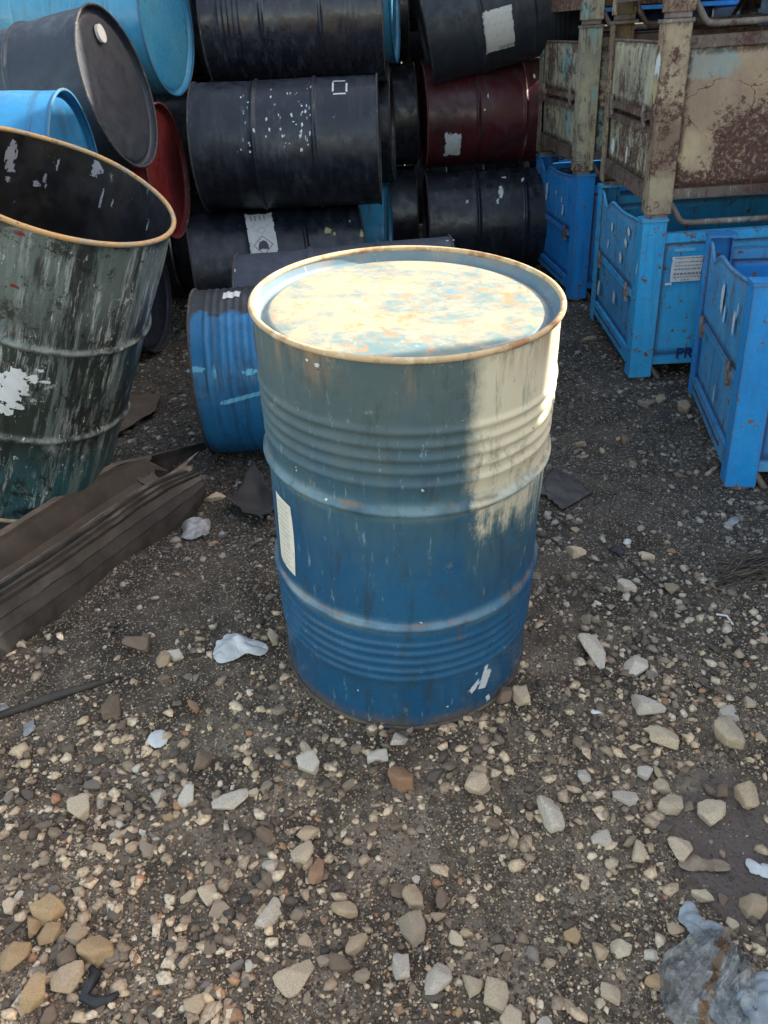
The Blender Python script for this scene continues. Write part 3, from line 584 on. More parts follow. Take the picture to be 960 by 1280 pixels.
dr('X3', (-1.22, 4.93, .868), 0.02, 0, 'black drum in the second row behind the red drum', 'black', 'rim_dark', dent=0.004, seed=29)
dr('X4', (-1.25, 4.95, .29), 0.02, 0, 'black drum on the ground in the second row at the left', 'black', 'rim_dark', dent=0.004, seed=30)
dr('T1', (-.30, 4.98, 2.04), 0.02, 0, 'black drum on top of the second row above the glossy drum', 'black', 'rim_dark', dent=0.004, seed=31)
dr('T2', (.70, 5.95, 2.22), 0.0, 0, 'black drum on top of the stack at the back right', 'black', 'rim_dark', dent=0.004, seed=32)
dr('T3', (-1.25, 4.98, 2.03), 0.0, 0, 'black drum on top of the second row at the left', 'black', 'rim_dark', dent=0.004, seed=33)
dr('Y1', (.85, 6.0, .87), 0.0, 0, 'black drum in the third row behind the dark red drum', 'black', 'rim_dark', dent=0.004, seed=34)

def copy_tree(o, mat4, label, mats=None):
    r = o.copy(); COL.objects.link(r); r.matrix_world = mat4; r['label'] = label
    for ch in list(o.children):
        c = ch.copy(); COL.objects.link(c); c.parent = r; c.matrix_parent_inverse = Matrix()
    return r
rows = ('on the ground', 'in the second tier', 'in the third tier', 'in the fourth tier', 'in the top tier')
cols = ('leftmost black drum', 'black drum second from the left', 'black drum left of the middle', 'black drum right of the middle', 'black drum second from the right', 'rightmost black drum')
for k in range(5):
    for i in range(6):
        xx = -1.95+i*0.905+(0.30 if k % 2 else 0)
        copy_tree(D[('R', 'E2', 'O', 'X1')[(i+k) % 4]], axis_matrix((xx, 6.68+(0.28 if k % 2 else 0), 0.29+k*0.512), 0.02*((i*7+k*3) % 3-1), 0), cols[i]+' of the far back row, '+rows[k])

# labels and marks on the stacked drums (sizes: w round the drum, h along its axis)
def hazard_label():
    t = D['I']; th0, z0 = cyl_hit(t, 327, 292)
    patch(t, 0, 0, 0.30, 0.145, M['paper'], 'hazard_label', 3, 0.05, hit=(th0, z0), label='torn white hazard label')
    for dth, sz in ((0.02, 0.022), (0.29, 0.05)):            # diamonds
        bm = bmesh.new()
        for (r0, r1) in ((sz, sz*0.86),):
            for k in range(4):
                c = [(math.cos(k*math.pi/2), math.sin(k*math.pi/2)), (math.cos((k+1)*math.pi/2), math.sin((k+1)*math.pi/2))]
                q = [(c[0], r0), (c[1], r0), (c[1], r1), (c[0], r1)]
                vs = []
                for (cx, cy), rr in q:
                    th = th0+S_*(dth-0.08)+cy*rr/RB; z = z0+cx*rr; rd = 0.2881+dent_at(t, th, z); vs.append(bm.verts.new((rd*math.cos(th), rd*math.sin(th), z)))
                bm.faces.new(vs)
        from_bm('printed_diamond', bm, M['ink_grey'], t, False)
    patch(t, 0, 0, 0.045, 0.05, M['ink'], 'printed_symbol', 8, 0.3, hit=(th0+S_*0.21, z0), off=0.0022, res=0.002)
    for k in range(4): patch(t, 0, 0, 0.045, 0.006, M['ink_grey'], 'printed_bar', 8, 0.05, hit=(th0-S_*0.36, z0-0.04+k*0.022), off=0.0022, res=0.002)
a0 = cyl_hit(D['I'], 327, 270)[0]; a1 = cyl_hit(D['I'], 327, 310)[0]; S_ = 1.0 if a1 > a0 else -1.0
hazard_label()
for px, py, w, h, sd in ((410, 288, 0.035, 0.035, 3), (418, 292, 0.02, 0.02, 5), (437, 276, 0.015, 0.012, 7), (452, 292, 0.04, 0.02, 8)):
    patch(D['I'], px, py, w, h, M['gold'], 'flaking_paint', sd, 0.6, res=0.002)
for k, (px, py) in enumerate(((416, 108), (433, 108))): patch(D['H'], px, py, 0.075, 0.008, M['paper'], 'label_outline', k, 0.15, res=0.002)
for k, (py) in enumerate((101, 117)): patch(D['H'], 424, py, 0.008, 0.062, M['paper'], 'label_outline', k, 0.15, res=0.002)
fr_ = random.Random(3)
for k in range(60):
    px = fr_.choice((fr_.gauss(308, 5), fr_.gauss(378, 7), fr_.uniform(330, 385))); py = fr_.uniform(108, 190)
    patch(D['H'], px, py, fr_.uniform(.005, .020), fr_.uniform(.004, .011), M['white_paint' if k % 3 else 'ink_grey'], 'paint_fleck', k, 0.6, res=0.0015)
patch(D['P'], 624, 39, 0.23, 0.17, M['paper'], 'white_label', 4, 0.05, beads=B5, label='large white label with worn edges')
text_lines(D['P'], 634, 57, 0.10, 0.02, 2, 4, 0.4, 'z', M['ink'])
patch(D['Q'], 566, 182, 0.16, 0.10, M['white_paint'], 'scraped_label', 6, 0.22, res=0.003, label='scraped white label remains')
for px, py, w, h, sd in ((548, 92, 0.02, 0.012, 2), (601, 70, 0.01, 0.03, 3), (610, 120, 0.03, 0.01, 5), (606, 137, 0.012, 0.012, 7), (573, 76, 0.012, 0.012, 9), (668, 95, 0.03, 0.012, 4)): patch(D['Q'], px, py, w, h, M['paper_cream'], 'paint_fleck', sd, 0.6, res=0.002)
for px, py, w, h, sd in ((626, 240, 0.08, 0.03, 2), (622, 252, 0.035, 0.02, 5), (653, 225, 0.03, 0.02, 7), (584, 252, 0.02, 0.02, 9), (630, 222, 0.02, 0.03, 11)): patch(D['R'], px, py, w, h, M['white_paint'], 'paint_splash', sd, 0.62, res=0.002)
patch(D['K'], 290, 369, 0.05, 0.06, M['paper'], 'paper_scrap', 4, 0.1, label='white scrap of paper')
patch(D['K'], 305, 497, 0.014, 0.16, M['pale_blue'], 'scuff_mark', 5, 0.2, rot=0.18, res=0.003)
for px, py, w, h, sd in ((245, 462, 0.02, 0.06, 3), (268, 465, 0.05, 0.012, 8), (312, 465, 0.02, 0.05, 2)): patch(D['K'], px, py, w, h, M['pale_blue'], 'scuff_mark', sd, 0.5, res=0.003)
patch(D['J'], 293, 338, 0.02, 0.012, M['paper'], 'paint_fleck', 5, 0.5, res=0.002)
for px, py in ((559, 301), (566, 300)): patch(D['J'], px, py, 0.012, 0.012, M['paper'], 'paint_fleck', px, 0.5, res=0.002)
for px, py, w, h, sd in ((16, 478, 0.075, 0.070, 2), (8, 492, 0.07, 0.05, 6), (4, 508, 0.05, 0.04, 16), (24, 466, 0.04, 0.04, 26), (40, 472, 0.03, 0.025, 8), (50, 462, 0.02, 0.010, 9), (56, 476, 0.03, 0.008, 3), (20, 505, 0.04, 0.02, 4), (30, 490, 0.03, 0.012, 14)):
    patch(B, px, py, w, h, M['white_paint'], 'peeling_white_patch', sd, 0.62, res=0.002)
for px, py, w, h, sd in ((24, 292, 0.025, 0.01, 2), (18, 358, 0.02, 0.008, 4)): patch(B, px, py, w, h, M['dark_red'] if False else M['red'], 'red_paint_fleck', sd, 0.7, res=0.0015)

def inner_hit(t, px, py, r=0.282):
    Mi = t.matrix_world.inverted(); o = Mi @ CAM_P; d = Mi.to_3x3() @ px_ray(px, py)
    a = d.x**2+d.y**2; b = 2*(o.x*d.x+o.y*d.y); c = o.x**2+o.y**2-r*r; q = b*b-4*a*c
    if q < 0: return None
    p = o+d*((-b+math.sqrt(q))/(2*a)); return math.atan2(p.y, p.x), p.z
for px, py, w, h, sd in ((14, 195, 0.045, 0.10, 2), (46, 230, 0.03, 0.02, 3), (56, 222, 0.012, 0.03, 4), (72, 206, 0.010, 0.05, 5), (128, 248, 0.010, 0.07, 6), (142, 254, 0.008, 0.03, 7), (122, 212, 0.05, 0.05, 8), (186, 282, 0.01, 0.04, 9), (10, 224, 0.02, 0.02, 11), (57, 232, 0.010, 0.02, 12)):
    q = inner_hit(B, px, py)
    if q: patch(B, 0, 0, w*0.7, h*0.9, M['pale_smear'], 'dried_paint_smear', sd, 0.75, hit=q, off=-0.0045, res=0.002)

# ------------------------------------------------------------------ crates
CW, CD, CH = 1.20, 0.836, 0.640
def dented(name, u, v, fn, mat, parent, amp=0.004, seed=0, thick=0.003):
    """sheet-metal panel u x v, fn maps (a, b, d) to a point, d = out of the plane"""
    U, V = np.meshgrid(np.linspace(0, 1, max(3, int(u/0.03))), np.linspace(0, 1, max(3, int(v/0.03))))
    d = fbm(U*u*4+seed*3, V*v*4+seed, seed, 3)*amp*2*np.minimum(1, 8*np.minimum(np.minimum(U, 1-U), np.minimum(V, 1-V)))
    P = np.zeros(U.shape+(3,))
    for i in range(U.shape[0]):
        for j in range(U.shape[1]): P[i, j] = fn(U[i, j], V[i, j], d[i, j])
    o = grid_mesh(name, P, mat, parent, thick=thick); return o
def make_crate(mat4, label, mp, mfront, mside, mrail, mbar, seed=0, group='steel crates', rusty_=False):
    t = root('steel_crate', mat4, label, 'crate', group)
    pw = 0.092; pt = 0.075
    for (x, y) in ((0, 0), (CW-pw, 0), (0, CD-pt), (CW-pw, CD-pt)):
        bm = bmesh.new(); sx = 1 if x == 0 else -1; sy = 1 if y == 0 else -1
        # folded U post: face plate, side flange, open towards the inside
        box(bm, x, x+pw, y if sy > 0 else y+pt-0.006, y+0.006 if sy > 0 else y+pt, 0.012, CH)
        box(bm, x if sx > 0 else x+pw-0.006, x+0.006 if sx > 0 else x+pw, y+(0.0065 if sy > 0 else 0), y+pt-(0 if sy > 0 else 0.0065), 0.0125, CH-0.0005)
        xi = x+pw-0.006 if sx > 0 else x
        box(bm, xi, xi+0.0055, y+0.0068 if sy > 0 else y+pt-0.042, (y+0.042) if sy > 0 else y+pt-0.0068, 0.013, CH-0.001)
        from_bm('post', bm, mp, t, False, 0.0015)
        bm = bmesh.new(); cx = x+pw/2; cy = y+pt/2           # stacking foot cup
        if rusty_: box(bm, x+0.008, x+pw-0.008, y+0.006, y+pt-0.006, -0.006, 0.012)
        else: tube(bm, [(cx, cy, 0.012), (cx, cy, 0.004), (cx, cy, -0.012)], [0.040, 0.040, 0.026], 14)
        from_bm('foot', bm, mbar, t, False)
        bm = bmesh.new(); box(bm, x-0.004, x+pw+0.004, y-0.004, y+pt+0.004, CH-0.004, CH+0.006) if not rusty_ else box(bm, x-0.005, x+pw+0.005, y-0.005, y+pt+0.005, CH-0.008, CH+0.004)
        from_bm('post_cap', bm, mbar if rusty_ else mp, t, False, 0.002)
    zb0, zb1, zt0, zt1 = 0.062, 0.098, 0.552, 0.590
    for yy, nm in ((0.010, 'front'), (CD-0.034, 'back')):
        for (za, zb) in ((zb0, zb1), (zt0, zt1)):
            bm = bmesh.new(); box(bm, pw+0.001, CW-pw-0.001, yy, yy+0.026, za, zb); from_bm('rail', bm, mrail, t, False, 0.003)
        dented('panel', CW-2*pw, zt0-zb1, lambda a, b, d: (pw+a*(CW-2*pw), yy+0.012+d, zb1+b*(zt0-zb1)), mfront, t, 0.007, seed+len(nm))
    def side(x0, sg):
        y0, y1 = pt-0.004, CD-pt+0.004; L = y1-y0
        def top(a): return 0.630-0.052*math.exp(-((a-0.84)/0.10)**2)-0.022*math.exp(-((a-0.45)/0.35)**2) if not rusty_ else 0.575
        zm = 0.335
        dented('side_panel', L, 0.28, lambda a, b, d: (x0+sg*(0.010+d), y0+a*L, zm+0.018+b*(top(a)-zm-0.018)), mside, t, 0.006, seed+2)
        dented('drop_gate', L, 0.24, lambda a, b, d: (x0+sg*(0.018+d), y0+a*L, 0.115+b*(zm-0.115-(0.03 if rusty_ else 0.006))), mside, t, 0.006, seed+3)
        bm = bmesh.new(); n = 24
        pts = [(x0+sg*0.010, y0+L*k/n, top(k/n)) for k in range(n+1)]; tube(bm, pts, 0.0065, 6); from_bm('top_edge', bm, mrail, t, True)
        bm = bmesh.new(); box(bm, x0+min(0, sg*0.022), x0+max(0, sg*0.022), y0, y1, zm-0.006, zm+0.018)
        if rusty_: box(bm, x0+min(0, sg*0.020), x0+max(0, sg*0.020), y0, y1, zm-0.052, zm-0.028)
        from_bm('hinge_rail', bm, mrail, t, False, 0.002)
        bm = bmesh.new(); box(bm, x0+min(0, sg*0.026), x0+max(0, sg*0.026), y0-0.002, y1+0.002, 0.055, 0.112); from_bm('side_rail', bm, mrail, t, False, 0.003)
        if not rusty_:
            bm = bmesh.new(); box(bm, x0-sg*0.0005-0.002, x0-sg*0.0005+0.002, y0+0.12*L, y1-0.05*L, 0.084, 0.092); from_bm('slot', bm, M['ink'], t, False)
        for f in (0.10, 0.86):
            bm = bmesh.new(); yc = y0+f*L; tube(bm, [(x0-sg*0.006, yc-0.012, zm-0.035), (x0-sg*0.008, yc, zm+0.0), (x0-sg*0.006, yc+0.012, zm+0.04)], 0.008, 8)
            box(bm, x0-0.012 if sg > 0 else x0-0.001, x0+0.001 if sg > 0 else x0+0.012, yc-0.02, yc+0.02, zm-0.012, zm+0.014); from_bm('latch', bm, mbar, t, False, 0.001)
    side(0.0, 1); side(CW, -1)
    dented('floor', CW-0.1, CD-0.1, lambda a, b, d: (0.05+a*(CW-0.1), 0.05+b*(CD-0.1), 0.085+d), mrail, t, 0.003, seed+9)
    for yy in (0.028, CD-0.028):                              # bent skid bars between the feet
        bm = bmesh.new(); pts = [(pw-0.004, yy, 0.050), (pw+0.006, yy, 0.040), (pw+0.040, yy, -0.012), (pw+0.056, yy, -0.026), (pw+0.085, yy, -0.030), (CW-pw-0.085, yy, -0.030), (CW-pw-0.056, yy, -0.026), (CW-pw-0.04, yy, -0.012), (CW-pw-0.006, yy, 0.040), (CW-pw+0.004, yy, 0.05)]
        tube(bm, pts, 0.0115, 8); from_bm('skid_bar', bm, mbar, t, True)
    return t
def cm(x, y, z, yaw, tx=0, ty=0): return Matrix.Translation((x, y, z)) @ Matrix.Rotation(yaw, 4, 'Z') @ Matrix.Rotation(tx, 4, 'X') @ Matrix.Rotation(ty, 4, 'Y')
CR = {}
CR['near'] = make_crate(cm(1.078, 2.187, 0.0, -.216, -.039, -.021), 'vivid blue steel crate nearest the camera at the right edge', M['crate_vivid'], M['crate_vivid'], M['crate_side'], M['crate_side'], M['bare'], 1)
CR['mid'] = make_crate(cm(1.054, 3.14, 0.0, -.057, .013, -.018), 'light blue steel crate with a paper notice, second from the camera', M['crate_sky'], M['crate_sky'], M['crate_side'], M['crate_sky'], M['bare'], 4)
CR['far'] = make_crate(cm(1.077, 4.318, 0.0, .057, .011, -.001), 'blue steel crate at the far end of the row, on the ground', M['crate_blue'], M['crate_blue'], M['crate_blue'], M['crate_blue'], M['bare'], 7)
CR['rmid'] = make_crate(cm(1.054, 3.142, 0.650, -.050, .010, -.012), 'rusty cream steel crate stacked on the light blue crate', M['rust_post'], M['rust_panel'], M['rust_side'], M['rust_rail'], M['bare'], 11, rusty_=True)
CR['rfar'] = make_crate(cm(1.060, 4.318, 0.650, .040, .010, -.005), 'rusty pale green steel crate stacked on the far blue crate', M['rust_side'], M['rust_side'], M['rust_side'], M['rust_rail'], M['bare'], 15, rusty_=True)
CR['rmid3'] = make_crate(cm(1.052, 3.142, 1.302, -.048, .010, -.010), 'rusty steel crate third up on the near stack, cut by the top edge', M['rust_post'], M['rust_panel'], M['rust_side'], M['rust_rail'], M['bare'], 19, rusty_=True)
CR['rfar3'] = make_crate(cm(1.058, 4.318, 1.302, .040, .010, -.005), 'rusty steel crate third up on the far stack, cut by the top edge', M['rust_side'], M['rust_panel'], M['rust_panel'], M['rust_panel'], M['bare'], 23, rusty_=True)

# crate stacks added beyond the frame, placed and sized to shade the yard
stacks = ((2.36, -0.72, 3, ('near', 'mid', 'near'), 'nearest the photographer', 0.01), (2.36, 0.195, 4, ('near', 'near', 'mid', 'far'), 'level with the foreground stones', 0.0),
          (2.35, 1.045, 4, ('near', 'near', 'mid', 'far'), 'just in front of the upright drum', 0.0),
          (2.35, 1.884, 3, ('near', 'near', 'near'), 'level with the upright drum', 0.0), (2.35, 2.735, 5, ('mid', 'mid', 'near', 'mid', 'far'), 'behind the nearest blue crate', 0.005),
          (2.34, 3.62, 5, ('far', 'mid', 'mid', 'far', 'near'), 'beside the rusty cream crate', 0.0), (2.35, 4.48, 6, ('far', 'far', 'mid', 'far', 'mid', 'far'), 'beside the far rusty crate', 0.0),
          (1.30, 5.75, 3, ('far', 'far', 'far'), 'behind the far rusty crate', 0.02))
level = ('on the ground', 'second up', 'third up', 'fourth up', 'fifth up', 'on top')
todo = [('rfar3', cm(1.060, 4.318, 1.953, .04), 'added rusty steel crate fourth up on the far stack'), ('rfar', cm(1.060, 4.318, 2.605, .04), 'added rusty steel crate fifth up on the far stack')]  # unseen upper crates, added so the far stack shades the drums
for (x_, y_, n_, kinds, where, yw) in stacks:
    for k in range(n_): todo.append((kinds[k], cm(x_, y_, 0.651*k, yw+0.003*(k % 3-1)), 'blue steel crate %s in the added stack %s' % (level[k], where)))
for args in todo:
    copy_tree(CR[args[0]], args[1], args[2])

def on_front(t, px, py, d=-0.004):
    """local (x, z) of a pixel on the plane y = d of a crate"""
    Mi = t.matrix_world.inverted(); o = Mi @ CAM_P; r = Mi.to_3x3() @ px_ray(px, py); s = (d-o.y)/r.y; p = o+r*s; return p.x, p.z
def on_side(t, px, py, d=-0.003):
    Mi = t.matrix_world.inverted(); o = Mi @ CAM_P; r = Mi.to_3x3() @ px_ray(px, py); s = (d-o.x)/r.x; p = o+r*s; return p.y, p.z
def flat_patch(t, plane, px, py, w, h, mat, name, seed=0, ragged=0.0, d=None, label=None, rot=0.0, res=0.004, taper=0):
    d = {'f': 0.0145, 's': 0.001}[plane] if d is None else d
    a0, b0 = (on_front if plane == 'f' else on_side)(t, px, py, d)
    nw = max(3, int(w/res)); nh = max(3, int(h/res)); U, V = np.meshgrid(np.linspace(-.5, .5, nw+1), np.linspace(-.5, .5, nh+1))
    A = U*w*math.cos(rot)-V*h*math.sin(rot)+a0; Bz = U*w*math.sin(rot)+V*h*math.cos(rot)+b0
    wv = fbm(U*w*30, V*h*30, seed, 2)*0.002
    P = np.stack([A, d+wv*0.5, Bz], -1) if plane == 'f' else np.stack([d-0.0*A, A, Bz], -1)
    mask = None
    if ragged:
        uc = (U[:-1, :-1]+U[1:, 1:])/2; vc = (V[:-1, :-1]+V[1:, 1:])/2
        e = np.maximum(abs(uc), abs(vc))*2 if ragged < 0.3 else np.hypot(uc, vc)*2
        mask = (e+fbm(uc*w*60+seed*7, vc*h*60, seed, 4)*ragged*3) < 0.92
    o = grid_mesh(name, P, mat, t, mask=mask)
    if label: o['label'] = label
    return a0, b0
# notice with rows of unreadable print on the light blue crate
mid = CR['mid']; a0, b0 = flat_patch(mid, 'f', 858, 336, 0.125, 0.105, M['paper'], 'paper_notice', 2, 0.03, d=0.008, label='white paper notice with faded print')
bm = bmesh.new(); rr = random.Random(4)
for i, (v, hh) in enumerate(((0.40, .004), (0.26, .004), (0.13, .004), (0.0, .006), (-0.17, .009), (-0.29, .004), (-0.40, .004))):
    u = -0.38 if i < 6 else -0.15
    while u < (0.40 if i < 6 else 0.1):
        L = rr.uniform(0.04, 0.11); x0 = a0+u*0.125; x1 = x0+L*0.125; z = b0+v*0.105
        bm.faces.new([bm.verts.new(p) for p in ((x0, 0.0062, z-hh/2), (x1, 0.0062, z-hh/2), (x1, 0.0062, z+hh/2), (x0, 0.0062, z+hh/2))]); u += L+0.025
from_bm('print', bm, M['ink_grey'], mid, False)
flat_patch(mid, 'f', 858, 312, 0.09, 0.012, M['pale_blue'], 'tape_remnant', 3, 0.2, d=0.008)
flat_patch(mid, 'f', 836, 355, 0.03, 0.010, M['paper'], 'tape_remnant', 4, 0.2, d=0.008)
def letters(t, s, px, py, size, mat, d=0.0075):
    cu = bpy.data.curves.new('letters', 'FONT'); cu.body = s; cu.size = size; cu.extrude = 0.0004; cu.offset = 0.0012
    o = bpy.data.objects.new('letters', cu); COL.objects.link(o); dg = bpy.context.evaluated_depsgraph_get(); me = bpy.data.meshes.new_from_object(o.evaluated_get(dg)); bpy.data.objects.remove(o)
    me.materials.clear(); me.materials.append(mat); o = link(bpy.data.objects.new('stencilled_letters', me), t)
    x, z = on_front(t, px, py, d); o.matrix_local = Matrix.Translation((x, d, z)) @ Matrix.Rotation(math.pi/2, 4, 'X'); o['label'] = 'dark stencilled letters ' + s
letters(mid, 'PR', 844, 448, 0.062, M['navy'])
for px, py, w, h, sd, m in ((786, 290, 0.05, 0.03, 2, 'white_paint'), (782, 303, 0.04, 0.03, 12, 'paper'), (775, 322, 0.05, 0.045, 3, 'white_paint'), (765, 284, 0.03, 0.04, 5, 'white_paint'), (760, 305, 0.02, 0.04, 6, 'white_paint'), (767, 372, 0.045, 0.05, 7, 'paper'), (748, 360, 0.04, 0.08, 8, 'white_paint'), (796, 335, 0.012, 0.06, 9, 'white_paint')):
    flat_patch(mid, 's', px, py, w, h, M[m], 'paint_splash', sd, 0.35 if m != 'paper' else 0.12, d=-0.0015, rot=0.3)
nr = CR['near']
for px, py, w, h, sd in ((903, 372, 0.050, 0.10, 2), (905, 392, 0.030, 0.06, 4), (917, 402, 0.032, 0.085, 6), (922, 388, 0.012, 0.05, 7), (892, 492, 0.014, 0.07, 9), (893, 485, 0.008, 0.04, 3)):
    flat_patch(nr, 's', px, py, w, h, M['white_paint'], 'paint_splash', sd, 0.38, d=-0.0015, res=0.0025)
fr = CR['far']
for px, py, w, h, sd in ((684, 236, 0.06, 0.07, 2), (683, 246, 0.04, 0.04, 8), (703, 262, 0.035, 0.06, 4), (702, 250, 0.02, 0.03, 5), (695, 240, 0.02, 0.02, 6)):
    flat_patch(fr, 's', px, py, w, h, M['white_paint'], 'paint_splash', sd, 0.45, d=-0.0015)
rm = CR['rmid']
for px, py, w, h, sd, m in ((822, 85, 0.07, 0.09, 2, 'white_paint'), (766, 182, 0.06, 0.07, 4, 'white_paint'), (783, 192, 0.03, 0.07, 6, 'paper'), (819, 110, 0.05, 0.10, 8, 'gold')):
    flat_patch(rm, 's', px, py, w, h, M[m], 'peeling_paint', sd, 0.3, d=-0.001)

# ------------------------------------------------------------------ scrap trough and sheets at the left
def trough(name, p0, p1, prof, label, mats, seed=0, sink=0.0, taper=0.30):
    t = root(name, None, label, 'scrap metal'); t.location = (p0+p1)/2
    ax = (p1-p0); L = ax.length; ax.normalize(); side = Vector((ax.y, -ax.x, 0)).normalized(); upv = side.cross(ax).normalized()
    if upv.z < 0: upv = -upv
    mid_ = (p0+p1)/2
    for (nm, mt, pts, th) in prof:
        n = 60; P = np.zeros((n, len(pts), 3))
        for i in range(n):
            u = i/(n-1); tp = 1-(max(0, u-(1-taper))/taper)**1.5*0.55 if taper else 1
            for j, (a, b) in enumerate(pts):
                w = mnoise.noise(Vector((u*4, 0.3, seed)))*0.008+mnoise.noise(Vector((u*30, j*3.7, seed+2)))*0.0012; w2 = mnoise.noise(Vector((u*16, j*1.9, seed+5)))*0.004
                bend = math.sin(u*math.pi)*0.015
                aa = a+(1-tp)*0.03; bb = 0.165-(0.165-b)*tp-(1-tp)*0.04
                q = p0+ax*(u*L-(0.10*min(1, -a/0.2) if u > 0.99 else 0))+side*(aa+bend+w)+upv*(bb+w2)-mid_; P[i, j] = q
        o = grid_mesh(nm, P, M[mt], t, thick=th, smooth=False)
    return t
def gv(px, py, dz=0.0): p = G(px, py); return Vector((p.x, p.y, p.z+dz))
tA0 = at_y(-150, 872, 1.42); tA0 = gv(-190, 968, 0.0); tA1 = gv(252, 640, 0.0)
trough('metal_trough', tA0, tA1, [
    ('outer_wall', 'scrap', [(0.004, -0.03), (0.010, 0.03), (0.007, 0.080), (0.010, 0.084), (0.002, 0.120), (0.006, 0.125), (-0.004, 0.150)], 0.004),
    ('folded_edge', 'scrap_dark', [(-0.001, 0.150), (0.002, 0.160), (-0.006, 0.161)], 0.003),
    ('folded_edge', 'scrap', [(-0.010, 0.150), (-0.008, 0.172), (-0.015, 0.173)], 0.003),
    ('folded_edge', 'scrap_dark', [(-0.020, 0.148), (-0.019, 0.164), (-0.026, 0.165)], 0.003),
    ('folded_edge', 'scrap', [(-0.031, 0.150), (-0.030, 0.178), (-0.038, 0.179)], 0.003),
    ('crusted_lining', 'scrap_in', [(-0.044, 0.150), (-0.052, 0.156), (-0.066, 0.146), (-0.080, 0.150), (-0.098, 0.130)], 0.005),
    ('inner_wall', 'scrap_dark', [(-0.098, 0.127), (-0.112, 0.070), (-0.14, 0.068), (-0.170, 0.120), (-0.188, 0.185), (-0.190, 0.200)], 0.003),
    ('back_edge', 'scrap', [(-0.189, 0.199), (-0.196, 0.206), (-0.205, 0.196), (-0.215, 0.10), (-0.22, -0.02)], 0.003)],
    'long dark metal trough with a crusted inside lying in front of the open drum', M, 3, taper=0.16)
def sheet(name, corners, mat, label, cat, thick=0.004, curl_=0.0, n=20, seed=0, lift=0.006, noise_amp=0.01, ragged=0.0, follow=True, mask_seed=0):
    """sheet with four corners (world points, order round the edge) draped over the ground"""
    c = [Vector(q) for q in corners]; P = np.zeros((n, n, 3)); ctr = sum(c, Vector())/4
    for i in range(n):
        for j in range(n):
            u, v = i/(n-1), j/(n-1); p = (c[0]*(1-u)+c[1]*u)*(1-v)+(c[3]*(1-u)+c[2]*u)*v
            h = mnoise.noise(Vector((u*2.3, v*2.3, seed)))*noise_amp+mnoise.noise(Vector((u*6, v*6, seed+9)))*noise_amp*0.4+curl_*((u-0.5)**2+(v-0.5)**2)*2
            z = (float(gh(p.x, p.y, False)) if follow else 0)+ (0 if follow else p.z)+lift+abs(h)
            e = mnoise.noise(Vector((u*5, v*5, seed+20)))*ragged
            P[i, j] = (p.x+e-ctr.x, p.y+e*0.7-ctr.y, z-ctr.z)
    o = grid_mesh(name, P, M[mat] if isinstance(mat, str) else mat, None, thick=thick); o.location = ctr
    return tag(o, label, cat)
sheet('rubber_sheet', [G(286, 640), G(330, 664), G(352, 640), G(318, 590)], 'rubber', 'dark curled rubber sheet lying left of the upright drum', 'rubber sheet', curl_=0.05, seed=2, ragged=0.008, noise_amp=0.008)
sheet('rubber_offcut', [G(672, 618), G(704, 640), G(742, 618), G(690, 588)], 'rubber', 'flat dark offcut lying right of the upright drum', 'rubber sheet', seed=4, ragged=0.012)
sheet('brown_board', [G(128, 560), G(196, 520), G(205, 498), G(130, 500)], 'brown_board', 'flat brown board behind the trough, under the open drum', 'board', seed=5, lift=0.02)
sheet('scrap_sheet', [G(-120, 740), G(70, 700), G(90, 660), G(-120, 640)], 'scrap', 'grey bent scrap sheet under the open drum', 'scrap metal', seed=6, lift=0.03, noise_amp=0.02)
# prop drums that lean: wedge of scrap timber under the open drum
bm = bmesh.new(); tube(bm, [(-1.32, 1.98, 0.05), (-0.86, 2.36, 0.045)], 0.045, 10); o = from_bm('scrap_pipe', bm, M['scrap_dark'], None, True); tag(o, 'dark scrap pipe wedged beneath the open drum', 'pipe')
bm = bmesh.new(); a = G(-10, 900); b_ = G(150, 848); tube(bm, [a+Vector((0, 0, .004)), (a+b_)/2+Vector((0, 0, .010)), b_+Vector((0, 0, .002))], [0.009, 0.011, 0.005], 7); o = from_bm('metal_strip', bm, M['scrap_dark'], None, True); tag(o, 'thin dark strip half buried in the dirt below the trough', 'scrap metal')
# ------------------------------------------------------------------ litter
def film(name, px, py, outline, hgt, mat, label, cat, seed=0, folds=3.0, n=36, tilt=0.0, asp=1.0):
    """crumpled piece of film; outline: radius (m) by angle"""
    c = G(px, py); k = len(outline); P = np.zeros((n, 97, 3))
    for i in range(n):
        rr_ = i/(n-1)
        for j in range(97):
            a = 2*math.pi*(j % 96)/96; q = a/(2*math.pi)*k; i0 = int(q) % k; f = q-int(q); f = f*f*(3-2*f); r = outline[i0]*(1-f)+outline[(i0+1) % k]*f
            r *= 1+0.10*mnoise.noise(Vector((math.cos(a)*4, math.sin(a)*4, seed)))
            x, y = r*rr_*math.cos(a), r*rr_*math.sin(a)
            w = mnoise.noise(Vector((x*24, y*24, seed))); w2 = abs(mnoise.noise(Vector((x*22+3, y*34, seed+4))))
            z = hgt*(1-rr_**2)*(0.7+0.5*w)+hgt*0.5*w2*folds*0.4+0.004+max(0, tilt*y)
            P[i, j] = (x, y, z+float(gh(c.x+x, c.y+y, False))-c.z)
    o = grid_mesh(name, P, mat, None, thick=0.0008); o.location = c; return tag(o, label, cat)
film('plastic_scrap', 297, 816, [0.075, 0.035, 0.038, 0.045, 0.055, 0.062, 0.035, 0.03], 0.030, M['white_plastic'], 'folded white plastic scrap left of the foot of the upright drum', 'plastic scrap', 3, 3, tilt=0.5)
film('plastic_scrap', 245, 668, [0.04, 0.055, 0.05, 0.06, 0.035, 0.05, 0.045, 0.04], 0.025, M['grey_plastic'], 'translucent grey plastic scrap beside the end of the trough', 'plastic scrap', 5, 3, tilt=0.5)
